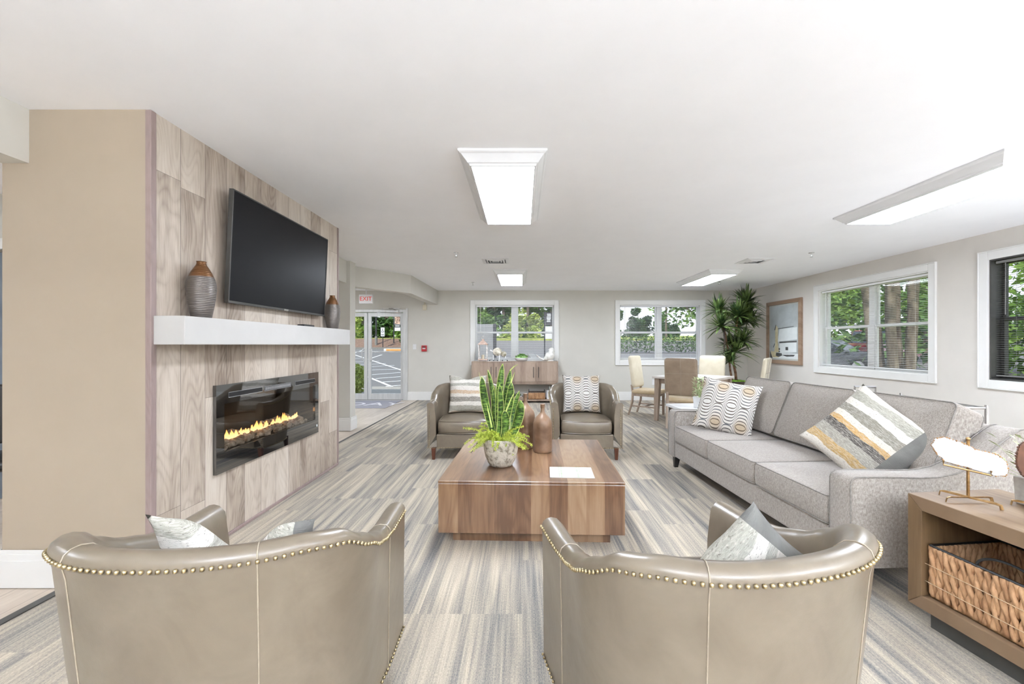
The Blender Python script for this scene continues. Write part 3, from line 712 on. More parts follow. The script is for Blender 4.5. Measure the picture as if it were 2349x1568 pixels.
for k in range(150):
    y = random.uniform(-.57, .58); x = random.uniform(-.2, -.01); r = random.uniform(.014, .034)
    mb.ball((x, y, .578 + r * .7 + max(0, (-x - .03)) * .25), (r, r * random.uniform(.8, 1.3), r * .8), 6)
mb.build('ember_bed', m_rock, t)['kind'] = 'stuff'
m_flame, nt, b = new('flame', (0, 0, 0, 1), 1.0)
s3 = nd(nt, 'SeparateXYZ', {0: ocoord(nt)}).outputs
fz = ma(nt, 'ADD', ma(nt, 'MULTIPLY', ma(nt, 'SUBTRACT', s3[2], .62), 7.0), ma(nt, 'MULTIPLY', nz(nt, ocoord(nt), 30), .3))
nt.links.new(ramp(nt, fz, [(0.1, (1, .62, .3, 1)), (0.5, (1, .42, .12, 1)), (0.95, (.9, .16, .02, 1))]), b.inputs['Emission Color']); b.inputs['Emission Strength'].default_value = 1.6
mb = MB()
for k in range(46):
    y = -.5 + 1.03 * k / 45 + random.uniform(-.012, .012); h = random.uniform(.025, .062) * (1.25 if .05 < (k % 15) / 15 < .5 else .8); x = random.uniform(-.12, -.09); w = random.uniform(.009, .013)
    ln = random.uniform(-.02, .02)
    mb.tube([(x, y, .625), (x, y + ln * .3, .625 + h * .35), (x, y + ln, .625 + h * .7), (x, y + ln * 1.3, .625 + h)], [w * .7, w, w * .5, .0008], 6)
mb.box(-.108, -.102, -.5, .53, .62, .63)
mb.build('flames', m_flame, t, smooth=True)
m_vline = noisy('vent_outline', S(150, 150, 150), S(170, 170, 170), 10, 0.4)
for a, b_ in ((-.56, -.2), (-.17, .19), (.26, .6)):
    o = BX('vent_slot', m_black, t, .022, .024, a, b_, .945, .975)
    MB().tube([(.0235, a, .943), (.0235, b_, .943), (.0235, b_, .977), (.0235, a, .977)], .0016, 4, closed=True).build('rim', m_vline, o)
    if a < 0 and a > -.3:
        mb = MB()
        for q in range(36):
            yy = a + .006 + q * .0098; mb.box(.0238, .0246, yy, yy + .005, .949, .971)
        mb.build('grille', m_vline, o)
BX('control_label', m_white, t, .022, .0232, .635, .65, .51, .53)
# ------------------------------------------------------------------ cushions
def rrect(hx, hy, r, n=5):
    p = []
    for cx, cy, a0 in ((hx - r, hy - r, 0), (-hx + r, hy - r, 90), (-hx + r, -hy + r, 180), (hx - r, -hy + r, 270)):
        for k in range(n + 1):
            a = R(a0 + 90 * k / n); p.append((cx + r * math.cos(a), cy + r * math.sin(a)))
    return p
def densify(poly, d):
    out = []
    for i, p in enumerate(poly):
        q = poly[(i + 1) % len(poly)]; L = math.hypot(q[0] - p[0], q[1] - p[1]); n = max(1, int(L / d))
        for k in range(n): out.append((p[0] + (q[0] - p[0]) * k / n, p[1] + (q[1] - p[1]) * k / n))
    return out
def pad(poly, z0, z1, r=.02, dome=.03, belly=0.006, under=0.0):
    """upholstered pad over a footprint; returns MB and the two welt loops"""
    poly = densify(poly, .03); n = len(poly)
    cx = sum(p[0] for p in poly) / n; cy = sum(p[1] for p in poly) / n
    hx = max(abs(p[0] - cx) for p in poly); hy = max(abs(p[1] - cy) for p in poly)
    def ring(ins, z):
        sx, sy = 1 - ins / hx, 1 - ins / hy
        return [(cx + (p[0] - cx) * sx, cy + (p[1] - cy) * sy, z) for p in poly]
    m = min(hx, hy)
    lev = [(m * .55, z0 - under), (m * .2, z0 - under * .4), (r, z0 - .0), (r * .3, z0 + r * .3), (0, z0 + r), (-belly, (z0 + z1) / 2), (0, z1 - r), (r * .3, z1 - r * .3), (r, z1)]
    for k in range(1, 7):
        f = k / 7; lev.append((r + (m - r) * f * .97, z1 + dome * (1 - (1 - f) ** 2.2)))
    mb = MB(); vs = []
    for i, z in lev: vs += ring(i, z)
    fs = []
    for a in range(len(lev) - 1):
        for k in range(n):
            k2 = (k + 1) % n; fs.append((a * n + k, a * n + k2, a * n + n + k2, a * n + n + k))
    fs.append(tuple(range(n - 1, -1, -1))); fs.append(tuple((len(lev) - 1) * n + k for k in range(n)))
    mb.add(vs, fs)
    return mb, ring(r * .25, z1 - r * .2), ring(r * .25, z0 + r * .2)
def xf(mb, M):
    mb.v = [tuple(M @ Vector(v)) for v in mb.v]; return mb
def xl(pts, M): return [M @ Vector(p) for p in pts]

# ------------------------------------------------------------------ leather club chairs
def smooth_lerp(tab, y):
    for (a, va), (b, vb) in zip(tab, tab[1:]):
        if y <= b:
            t = max(0, (y - a) / (b - a)); t = t * t * (3 - 2 * t) * .5 + t * .5
            return va + (vb - va) * t
    return tab[-1][1]
def chair_path():
    half = []
    A, Bk, yc, e = .395, .335, .0, 2.3
    for k in range(26):
        a = math.pi / 2 * k / 25
        half.append((A * math.sin(a) ** (2 / e), yc - Bk * math.cos(a) ** (2 / e)))
    half += [(A, yc + (.375 - yc) * k / 12) for k in range(1, 13)]
    return [(-x, y) for x, y in reversed(half[1:])] + half
CP = chair_path()
HT = [(-.4, .815), (-.26, .812), (-.187, .795), (-.1, .742), (-.006, .695), (.1, .662), (.2, .648), (.4, .652)]
def chair_sections():
    n = len(CP); secs = []
    for i, (x, y) in enumerate(CP):
        a = CP[max(i - 1, 0)]; b = CP[min(i + 1, n - 1)]
        tx, ty = b[0] - a[0], b[1] - a[1]; L = math.hypot(tx, ty); nx, ny = ty / L, -tx / L
        if nx * x + ny * (y + .1) < 0: nx, ny = -nx, -ny
        bk = min(1, max(0, (.2 - y) / .45)); bk = bk * bk * (3 - 2 * bk)
        H = smooth_lerp(HT, y); fl = .035 * bk + .006; lo = -.03 * bk; base = .13
        T = .085
        sec = [(lo, base), (lo + (fl - lo) * .25, .27), (lo + (fl - lo) * .55, .46), (lo + (fl - lo) * .9, H - .07), (fl, H - .035), (fl + .001, H - .024), (fl - .004, H - .012), (fl - .016, H - .003), (fl - .034, H), (fl - .056, H - .006), (fl - T + .006, H - .03), (fl - T, H - .075), (-T - .004, .5), (-T - .008, .28)]
        secs.append(((x, y), (nx, ny), sec, H, fl))
    return secs
CS = chair_sections()
def make_chair(label, loc, rz):
    t = thing('club_chair', label, 'armchair', loc, rz, 'taupe leather club chairs')
    mb = MB(); vs = []; m = len(CS[0][2]); n = len(CS)
    for (p, nn, sec, H, fl) in CS:
        for o, z in sec: vs.append((p[0] + nn[0] * o, p[1] + nn[1] * o, z))
    fs = []
    for i in range(n - 1):
        for k in range(m):
            k2 = (k + 1) % m
            fs.append((i * m + k, i * m + k2, (i + 1) * m + k2, (i + 1) * m + k))
    fs.append(tuple(range(m))); fs.append(tuple((n - 1) * m + k for k in range(m)))
    mb.add(vs, fs)
    mb.build('shell', m_leather, t, smooth=True, angle=50)
    # seat platform
    inner = [(p[0] - nn[0] * .1, p[1] - nn[1] * .1) for (p, nn, s, H, fl) in CS]
    MB().prism(inner, .135, .292).build('seat_rail', m_leather, t, bevel=.008)
    BX('front_rail', m_leather, t, -.29, .29, .34, .374, .132, .29, bevel=.008)
    ins = [(p[0] - nn[0] * .112, min(p[1] - nn[1] * .125, .36)) for (p, nn, s, H, fl) in CS]
    front = [(.272 - .544 * k / 8, .36 + .035 * (1 - (k / 4 - 1) ** 2)) for k in range(9)]
    ins = [q for q in ins if q[1] < .345] + front
    mb, w1, w2 = pad(ins, .298, .44, .022, .028, .004)
    cu = mb.build('seat_cushion', m_leather, t, smooth=True, angle=180)
    MB().tube(w1, .0045, 6, closed=True).build('piping', m_leather, cu, smooth=True)
    MB().tube(w2, .0045, 6, closed=True).build('piping', m_leather, cu, smooth=True)
    # nails: along the rim, down the arm fronts, along the lower edge
    pts = []
    def walk(path, step):
        acc = 0; out = []
        for a, b in zip(path, path[1:]):
            a = Vector(a); b = Vector(b); L = (b - a).length
            while acc < L: out.append(a + (b - a) * (acc / L)); acc += step
            acc -= L
        return out
    rim = [(p[0] + nn[0] * (fl + .004), p[1] + nn[1] * (fl + .004), H - .031) for (p, nn, s, H, fl) in CS]
    low = [(p[0] + nn[0] * (s[0][0] + .004), p[1] + nn[1] * (s[0][0] + .004), .142) for (p, nn, s, H, fl) in CS]
    mb = MB()
    for p in walk(rim, .0185): mb.ball(p, .0062, 6)
    mb.build('nailhead_trim', m_brass, t, smooth=True, angle=180); mb = MB()
    for p in walk(low, .0185): mb.ball(p, .0055, 6)
    for s in (-1, 1):
        for p in walk([(s * .376, .377, .15), (s * .376, .377, .585)], .0185): mb.ball(p, .0055, 6)
    for p in walk([(-.37, .377, .142), (.37, .377, .142)], .0185): mb.ball(p, .0055, 6)
    mb.build('nailhead_trim', m_brass, t, smooth=True, angle=180)
    # vertical seams at back and sides
    for idx in [min(range(n), key=lambda i: abs(CS[i][0][0] - x) + abs(CS[i][0][1] - y)) for x, y in ((-.2, -.3), (.2, -.3), (-.395, .16), (.395, .16))]:
        p, nn, sec, H, fl = CS[idx]
        MB().tube([(p[0] + nn[0] * (o + .0005), p[1] + nn[1] * (o + .0005), z + (.001 if k > 5 else 0)) for k, (o, z) in enumerate(sec[:12])], .0019, 6).build('seam', m_seam, t, smooth=True)
    for sx in (-1, 1):
        for y, dy in ((.325, .0), (-.27, -.02)):
            x = sx * (.335 if y > 0 else .25)
            MB().frustum((x, y + dy, 0), (.015, .015), (x, y, .135), (.024, .024)).build('leg', m_leg, t, bevel=.002)
    return t
ch = make_chair('taupe leather club chair with its back to the viewer, nearest the oak fireplace wall', (-.872, 1.32, 0), R(2))
dup(ch, (.55, 1.275, 0), R(13), 'taupe leather club chair with its back to the viewer, nearest the sofa and end table')
dup(ch, (-.68, 5.03, 0), R(180 + 2), 'taupe leather club chair beyond the coffee table holding the horizontally striped pillow')
dup(ch, (.745, 5.02, 0), R(180 - 3), 'taupe leather club chair beyond the coffee table holding the labyrinth print pillow')

# ------------------------------------------------------------------ pillows
def pillow(name, label, mat, size, M, thick=.085, notch=0.0, sag=.07, crease=0.0):
    n = 28; s = size / 2; mb = MB(); vs = []; fs = []
    random.seed(len(label))
    for side in (-1, 1):
        for j in range(n + 1):
            for i in range(n + 1):
                u, v = -1 + 2 * i / n, -1 + 2 * j / n
                x = s * u * (1 - sag * (1 - v * v) * abs(u)); z = s * v * (1 - sag * (1 - u * u) * abs(v))
                z -= notch * max(0, v) ** 2 * math.exp(-(u / .33) ** 2)
                d = (max(0, (1 - u * u)) * max(0, (1 - v * v))) ** .5
                wr = mnoise.noise(Vector((u * 2.2, v * 2.2, side * 3 + len(label)))) * .010 * min(1, d * 2)
                y = side * (thick * d + wr) - notch * .35 * max(0, v) * math.exp(-(u / .3) ** 2) * side * d
                vs.append((x, y, z))
    m = (n + 1) ** 2
    for side in (0, 1):
        for j in range(n):
            for i in range(n):
                a = side * m + j * (n + 1) + i
                fs.append((a, a + 1, a + n + 2, a + n + 1) if side == 0 else (a, a + n + 1, a + n + 2, a + 1))
    mb.add(vs, fs); o = mb.build(name, mat, None, smooth=True, angle=180)
    bm = bmesh.new(); bm.from_mesh(o.data); bmesh.ops.remove_doubles(bm, verts=bm.verts, dist=1e-5); bm.to_mesh(o.data); bm.free()
    o.matrix_world = M
    return tag(o, label, 'pillow', 'throw pillows on the seating')
def TM(loc, rz=0, rx=0, ry=0):
    """lean (rx) about local x, spin in its own plane (ry), then turn about z"""
    return Matrix.Translation(loc) @ Matrix.Rotation(R(rz), 4, 'Z') @ Matrix.Rotation(R(rx), 4, 'X') @ Matrix.Rotation(R(ry), 4, 'Y')
pillow('throw_pillow', 'horizontally striped pillow on the far left club chair', m_stripe, .47, TM((-.68, 5.16, .685), 2, -14), .075, .035)
pillow('throw_pillow', 'grey labyrinth print pillow on the far right club chair', m_maze, .47, TM((.735, 5.15, .69), -3, -14), .075, .0)
pillow('throw_pillow', 'grey and cream labyrinth print pillow in the far corner of the sofa', m_maze, .53, TM((1.97, 4.0, .70), -34, -24, 9), .085)
pillow('throw_pillow', 'bold striped pillow with grey velvet edge tilted on the near end of the sofa', m_stripe2, .52, TM((2.20, 2.64, .70), -44, -22, 40), .09)
pillow('throw_pillow', 'pale striped pillow in the club chair turned away, nearest the fireplace', m_stripe3, .455, TM((-.845, 1.25, .60), 4, 20, 4), .07, .16, .13)
pillow('throw_pillow', 'striped pillow with grey velvet edge in the club chair turned away, nearest the sofa', m_stripe3, .46, TM((.655, 1.23, .555), 16, 14, -52), .08, 0, .1)

# ------------------------------------------------------------------ sofa
SO = Vector((1.72, 2.167, 0)); SA = math.atan2(.061, .998)
sofa = thing('sofa', 'long light grey linen sofa with three seat cushions', 'sofa', SO, SA)
# local x = back direction, local y = length away from the viewer
SL = 2.31; AW = .148
BX('base', m_sofa, sofa, .01, .98, .02, SL - .02, .125, .288, bevel=.012)
def arm(y0):
    prof = [(0, .125), (0, .565), (.012, .59), (.035, .602), (.2, .6), (.4, .592), (.5, .594), (.6, .612), (.69, .65), (.78, .71), (.86, .775), (.92, .815), (.965, .838), (1.0, .842), (1.03, .83), (1.03, .125)]
    mb = MB(); n = len(prof); lv = ((0, .012), (.012, 0), (AW - .012, 0), (AW, .012)); vs = []
    for yy, ins in lv:
        for i, (x, z) in enumerate(prof):
            vs.append((min(max(x, ins), 1.03 - ins), y0 + yy, z - (ins if z > .2 else 0)))
    fs = [tuple(range(n - 1, -1, -1)), tuple(3 * n + k for k in range(n))]
    for a in range(3):
        for k in range(n): fs.append((a * n + k, a * n + (k + 1) % n, (a + 1) * n + (k + 1) % n, (a + 1) * n + k))
    mb.add(vs, fs); o = mb.build('arm', m_sofa, sofa, smooth=True, angle=50)
    for yy in (.006, AW - .006):
        MB().tube([(max(x, .004) - .0, y0 + yy, z + .001 if z > .2 else z) for x, z in prof[:-1]], .004, 6).build('piping', m_pipe, o, smooth=True)
arm(0); arm(SL - AW)
BX('back_frame', m_sofa, sofa, .86, 1.03, AW, SL - AW, .27, .838, bevel=.03, seg=3)
cw = (SL - 2 * AW) / 3
for k in range(3):
    yc = AW + cw * (k + .5)
    mb, w1, w2 = pad([(x + .39, y + yc) for x, y in rrect(.395, cw / 2 - .002, .03)], .292, .455, .02, .02, .003)
    c = mb.build('seat_cushion', m_sofa, sofa, smooth=True, angle=180)
    for w in (w1, w2): MB().tube(w, .0034, 6, closed=True).build('piping', m_pipe, c, smooth=True)
    mb, w1, w2 = pad(rrect(.255, cw / 2 - .004, .04), 0, .19, .02, .04, .0, .0)
    # flat pad: local x becomes height, z becomes towards the sitter, leaning back
    M = Matrix.Translation((.80, yc, .69)) @ Matrix.Rotation(R(-22 + (k == 0) * -1), 4, 'Y').inverted() @ Matrix(((0, 0, -1, .07), (0, 1, 0, 0), (1, 0, 0, 0), (0, 0, 0, 1)))
    c = xf(mb, M).build('back_cushion', m_sofa, sofa, smooth=True, angle=180)
    for w in (w1, w2): MB().tube(xl(w, M), .0034, 6, closed=True).build('piping', m_pipe, c, smooth=True)
for x, y in ((.06, .07), (.06, SL - .07), (.95, .07), (.95, SL - .07)):
    MB().frustum((x - .01, y, 0), (.018, .018), (x, y, .127), (.032, .032)).build('leg', m_black, sofa, bevel=.002)

# ------------------------------------------------------------------ coffee table and what stands on it
TH = .42
ct = thing('coffee_table', 'square low block coffee table of mixed brown planks', 'coffee table', (.076, 3.26, 0), R(-1.9))
BX('body', m_table, ct, -.6, .6, -.6, .6, .083, TH - .018, bevel=.002)
BX('top', m_table, ct, -.601, .601, -.601, .601, TH - .0165, TH, bevel=.002)
BX('plinth', m_table, ct, -.52, .52, -.52, .52, 0, .083)
pp = thing('potted_snake_plant', 'snake plant with yellow green fern in a pitted stone pot on the coffee table', 'potted plant', (-.156, 3.03, TH))
MB().lathe([(.07, 0), (.082, .004), (.098, .03), (.114, .07), (.124, .12), (.1285, .17), (.1295, .198), (.124, .203), (.117, .2), (.115, .18), (.1, .17)], 40).build('pot', m_pot, pp, smooth=True, angle=60)
MB().lathe([(.116, .17), (.09, .178), (.0, .182)], 24).build('soil', m_soil, pp)
random.seed(11)
K = 3.03 / F / 5.81
def cpt(cx, cy, dy=0): return Vector(((cx - 640) * K, dy, 1.3 + (790 - (820 + cy / 5.81)) / F * 3.03 - TH))
leaves = [((395, 240), (575, 930), 100, .02, -.06, 1), ((455, 170), (545, 800), 74, .05, .06, 2), ((660, 85), (622, 930), 92, .0, .04, 3), ((628, 345), (592, 920), 78, -.03, -.06, 4),
          ((768, 165), (660, 900), 84, .02, .06, 5), ((780, 320), (615, 940), 104, -.01, -.02, 6), ((885, 455), (800, 900), 76, .0, .05, 7), ((905, 560), (740, 930), 130, -.03, -.04, 8), ((545, 390), (600, 900), 60, .06, .06, 9), ((690, 690), (660, 930), 110, -.05, -.05, 10)]
mb = MB(); me_ = MB()
for (tip, base, wpx, yb, yt, q) in leaves:
    a = cpt(*base, yb * .6); b_ = cpt(*tip, yt); a.z = .17; w = wpx * K / 2; pts = []; ws = []
    sd = Vector((math.cos(q * 1.3) * .3 + 1, math.sin(q * 2.1) * .5, 0)); bow = Vector(((-1) ** q * .018, .02, 0))
    for k in range(13):
        f = k / 12; pts.append(a.lerp(b_, f) + bow * math.sin(f * math.pi)); ws.append(w * (.6 + .4 * math.sin(min(1, f * 1.5) * math.pi / 2)) * (1 if f < .6 else max(.03, math.sqrt(max(0, 1 - ((f - .6) / .4) ** 2)))))
    mb.ribbon(pts, ws, sd, .35)
    for sgn in (-1, 1):
        e = []
        for k, p in enumerate(pts):
            tdir = (pts[min(k + 1, 12)] - pts[max(k - 1, 0)]).normalized(); s_ = (sd - tdir * sd.dot(tdir)).normalized(); nr = tdir.cross(s_)
            e.append(p + s_ * sgn * ws[k] + nr * ws[k] * .35)
        me_.tube(e, .0022, 4)
for tip, base in (((870, 85), (760, 175)), ((825, 190), (750, 420)), ((350, 190), (470, 720)), ((830, 430), (700, 740)), ((450, 600), (520, 930))):
    a = cpt(*base); b_ = cpt(*tip, -.02)
    me_.ribbon([a, a.lerp(b_, .5) + Vector((0, 0, .006)), b_], [.006, .005, .0006], (1, .3, 0), .3)
o = mb.build('snake_plant_leaves', m_snake, pp, smooth=True, angle=180, fix=False); o.modifiers.new('s', 'SOLIDIFY').thickness = .003
me_.build('leaf_margins', m_snakee, pp, fix=False)
mb = MB()
def frond(mb, a, ang, L, rise, droop, n=26, nl=.02):
    d = Vector((math.cos(ang), math.sin(ang), 0)); pts = []
    for k in range(n + 1):
        f = k / n; pts.append(a + d * (L * f) + Vector((0, 0, rise * f - droop * f * f)))
    mb.tube(pts, .0013, 4)
    for k in range(2, n + 1):
        for q in range(5):
            an = random.uniform(0, 6.28); l = nl * (1.15 - .6 * k / n) * random.uniform(.7, 1.2)
            t_ = (pts[k] - pts[k - 1]).normalized(); s_ = t_.orthogonal().normalized(); u_ = t_.cross(s_)
            e = pts[k] + (s_ * math.cos(an) + u_ * math.sin(an)) * l + t_ * l * .55
            mb.ribbon([pts[k], (pts[k] + e) / 2, e], [.0012, .0022, .0004], (0, .3, 1), 0)
for k in range(62):
    ang = random.uniform(0, 6.28); 
    L = random.uniform(.13, .275) * (1 if abs(math.cos(ang)) > .5 else .6)
    frond(mb, Vector((random.uniform(-.06, .06), random.uniform(-.06, .06), .185)), ang, L, random.uniform(.08, .22), random.uniform(.07, .19))
mb.build('fern_fronds', m_fern, pp, fix=False)
mb = MB(); frond(mb, Vector((-.12, -.05, .2)), R(190), .09, -.03, .06, 14, .014)
mb.build('dry_sprig', noisy('dry_sprig', S(60, 56, 44), S(84, 78, 60), 20, .8), pp, fix=False)

def bottle(loc, k, r, label):
    t = thing('clay_bottle', label, 'bottle', loc, 0, 'brown bottles on the coffee table')
    pr = [(.92, 0), (.98, .008), (1, .03), (1, .2), (.98, .235), (.88, .262), (.68, .285), (.44, .303), (.28, .318), (.215, .33), (.205, .362)]
    MB().lathe([(x * r, z * k) for x, z in pr], 32).build('body', m_bottle, t, smooth=True, angle=60)
    MB().lathe([(.205 * r, .358 * k), (.23 * r, .36 * k), (.235 * r, .388 * k), (.2 * r, .39 * k), (.14 * r, .388 * k)], 20).build('neck_band', m_bottle, t, smooth=True, angle=50)
    return t
b1 = bottle((.168, 3.42, TH), 1.0, .079, 'shorter brown clay bottle standing on the coffee table nearest the leaflet')
bottle((.028, 3.56, TH), 1.18, .082, 'taller brown clay bottle partly hidden behind the fern on the coffee table')
t = thing('leaflet', 'open white leaflet with green stripes lying on the coffee table', 'leaflet', (.336, 2.842, TH), R(-3))
BX('pages', m_paper, t, -.147, .147, -.115, .115, .0005, .006, bevel=.001)
m_green = noisy('green_print', S(150, 180, 140), S(172, 196, 160), 40, .6); m_grey = noisy('grey_print', S(170, 174, 170), S(190, 194, 190), 60, .6)
mb = MB()
for x0, x1 in ((-.086, -.08), (-.074, -.062), (.034, .05), (.056, .062)): mb.box(x0, x1, -.113, .113, .006, .0064)
mb.build('green_stripes', m_green, t)
mb = MB(); mb.box(.07, .14, -.1, -.07, .006, .0063)
for k in range(6): mb.box(.074, .074 + random.uniform(.02, .05), -.05 + k * .012, -.047 + k * .012, .006, .0063)
for k in range(5): mb.box(-.13, -.13 + random.uniform(.015, .03), -.04 + k * .012, -.037 + k * .012, .006, .0063)
mb.build('faint_print', m_grey, t)

# ------------------------------------------------------------------ end table near right
EA = math.atan2(-.11, 1.0); 
et = thing('end_table', 'open-fronted wooden end table holding a woven basket beside the sofa', 'end table', (1.824, 1.96, 0), math.atan2(.11, 1))
# local x away from the opening, local -y towards the viewer
tw, tl, zt, zb, th = .49, .72, .60, .088, .062
def mitre(name, quad, mat):
    return MB().prism(quad, 0, tw, 'x').build(name, mat, et, bevel=.003)
mitre('top', [(0, zt), (-tl, zt), (-tl + th, zt - th), (-th, zt - th)], m_endt)
mitre('bottom', [(0, zb), (-th, zb + th), (-tl + th, zb + th), (-tl, zb)], m_endt)
mitre('side', [(0, zb), (0, zt), (-th, zt - th), (-th, zb + th)], m_endtv)
mitre('side', [(-tl, zb), (-tl + th, zb + th), (-tl + th, zt - th), (-tl, zt)], m_endtv)
m_slate = noisy('slate_back', S(92, 96, 98), S(118, 120, 120), 5, .5)
BX('back_panel', m_slate, et, tw - .03, tw - .015, -tl + th, -th, zb + th, zt - th)
BX('plinth', m_dark, et, .05, tw - .05, -tl + .06, -.06, 0, zb)
m_jute = noisy('jute_cord', S(186, 164, 132), S(206, 186, 156), 40, .9)
# basket in it
bk = thing('woven_basket', 'woven water hyacinth basket with black handles inside the end table', 'basket', et.location + Vector((0, 0, 0)), et.rotation_euler.z)
bz0, bz1, bx0, bx1, by0, by1 = zb + th, .385, .03, .40, -.645, -.075
mb = MB(); random.seed(5)
def braid(x, y, ax):
    ph = random.uniform(0, 6)
    for s in (0, math.pi):
        pts = []
        for k in range(15):
            f = k / 14; a = ph + s + f * 9; r = .0085
            pts.append((x + (r * math.cos(a) if ax == 'x' else r * .7 * math.sin(a)), y + (r * math.cos(a) if ax == 'y' else r * .7 * math.sin(a)), bz0 + .012 + (bz1 - bz0 - .016) * f))
        mb.tube(pts, [random.uniform(.0085, .0115) for _ in pts], 6)
n = 20
for k in range(n):
    y = by0 + (by1 - by0) * (k + .5) / n; braid(bx0, y, 'y'); braid(bx1, y, 'y')
for k in range(13):
    x = bx0 + (bx1 - bx0) * (k + .5) / 13; braid(x, by0, 'x'); braid(x, by1, 'x')
mb.box(bx0, bx1, by0, by1, bz0 + .004, bz0 + .014)
mb.build('woven_body', m_hyac, bk, smooth=True, angle=180)
mb = MB(); loop = [(bx0, by0, bz1), (bx1, by0, bz1), (bx1, by1, bz1), (bx0, by1, bz1)]
mb.tube(densify3 := [p for i in range(4) for p in [Vector(loop[i]).lerp(Vector(loop[(i + 1) % 4]), q / 6) for q in range(6)]], .0055, 6, closed=True)
mb.build('rim_rod', m_black, bk, smooth=True)
for xx in (bx0, bx1):
    pts = [(xx, -.36 + .11 * math.cos(a), bz1 + .062 * math.sin(a)) for a in [math.pi * k / 14 for k in range(15)]]
    MB().tube(pts, .005, 8).build('handle', m_black, bk, smooth=True)
mb = MB()
for z in (.22, .3):
    mb.tube([(bx0 - .016, by1 + .01, z), (bx0 - .016, by0, z)], .0016, 4)
mb.build('weft_cord', m_jute, bk)

def slab_mesh(outline, th):
    return MB().prism(outline, -th / 2, th / 2, 'y')
random.seed(21)
def agate(label, loc, rz, w, h, tilt, m_face, name, zc, outline=None):
    t = thing(name, label, 'ornament', loc, rz, 'stone slices on gold stands')
    ol = outline or [(w / 2 * math.cos(a) * (1 + .08 * mnoise.noise(Vector((math.cos(a) * 2, math.sin(a) * 2, 3)))), h / 2 * (abs(math.sin(a)) ** .7) * (1 if math.sin(a) > 0 else -1) * (1 + .1 * mnoise.noise(Vector((math.cos(a) * 3, math.sin(a) * 3, 7))))) for a in [2 * math.pi * k / 48 for k in range(48)]]
    c, s = math.cos(tilt), math.sin(tilt)
    ol = [(x * c - z * s, x * s + z * c + zc) for x, z in ol]
    o = slab_mesh(ol, .012).build('stone_slice', m_face, t, bevel=.003)
    mb = MB(); L = len(ol)
    for k in range(L):
        p = ol[k]; q = ol[(k + 1) % L]
        for f in (0, .5):
            x, z = p[0] + (q[0] - p[0]) * f, p[1] + (q[1] - p[1]) * f
            r = random.uniform(.002, .0052); mb.ball((x, random.uniform(-.003, .003), z), (r, .0075, r), 6)
    mb.build('crust', m_agatee if m_face is m_agate else m_brown, o, smooth=True, angle=180)
    zb_ = zc - h * .5
    MB().tube([(0, .012, .022), (0, .012, zc + h * .62)], .0058, 10).build('pole', m_gold, t, smooth=True)
    MB().ball((0, .012, zc + h * .62 + .006), .0085, 10).build('finial', m_gold, t, smooth=True)
    cr = lambda x, z: (x * c - z * s, .0, x * s + z * c + zc)
    a1, a2 = cr(-w * .3, -h * .5 - .006), cr(w * .3, -h * .5 - .006)
    MB().tube([(a1[0], -.012, a1[2] + .02), (a1[0], -.01, a1[2]), (a2[0], -.01, a2[2]), (a2[0], -.012, a2[2] + .02)], .004, 6).build('cradle', m_gold, t)
    for sgn in (1, -1):
        dx, dy = .085, .06 * sgn
        MB().tube([(-dx, -dy * .9, .0015), (-dx + .004, -dy * .9, .02), (-dx + .016, -dy * .75, .023), (0, 0, .022), (dx - .016, dy * .75, .023), (dx - .004, dy * .9, .02), (dx, dy * .9, .0015)], .006, 8, flat=.4).build('foot', m_gold, t)
    return t
ol = [(-.125, .012), (-.118, .045), (-.09, .062), (-.05, .058), (-.015, .05), (.01, .034), (.045, .036), (.085, .03), (.112, .008), (.124, -.022), (.116, -.05), (.09, -.062), (.05, -.056), (.0, -.052), (-.035, -.05), (-.07, -.046), (-.098, -.026), (-.112, -.006)]
ol = [(a[0] + (b_[0] - a[0]) * f + random.uniform(-.0025, .0025), a[1] + (b_[1] - a[1]) * f + random.uniform(-.0025, .0025)) for a, b_ in zip(ol, ol[1:] + ol[:1]) for f in (0, .5)]
agate('white agate slice with crusty rim on a gold stand on the end table', (1.985, 1.84, .60), R(-34), .25, .11, R(-9), m_agate, 'agate_stand', .205, ol)
agate('brown agate slice on a gold stand at the right edge of the end table', (2.19, 1.725, .60), R(-25), .19, .19, R(0), m_brown, 'agate_stand', .215)
t = thing('potted_sprig', 'square concrete pot with pale leaves behind the brown agate slice', 'potted plant', (2.235, 1.79, .60), R(8))
MB().frustum((0, 0, 0), (.05, .05), (0, 0, .12), (.055, .055)).build('pot', m_concrete, t, bevel=.006)
mb = MB(); random.seed(8)
for k in range(60):
    a = random.uniform(0, 6.28); l = random.uniform(.05, .16); p = Vector((0, 0, .12)) + Vector((math.cos(a) * l * .8, math.sin(a) * l * .8, random.uniform(.02, .2)))
    d = Vector((math.cos(a), math.sin(a), random.uniform(.1, .8))) * random.uniform(.025, .045)
    mb.ribbon([p, p + d * .5, p + d], [.002, .009, .0006], (-math.sin(a), math.cos(a), .2), .3)
    if k % 3 == 0: mb.tube([(0, 0, .1), p], .001, 4)
mb.build('foliage', m_leafl, t, fix=False)
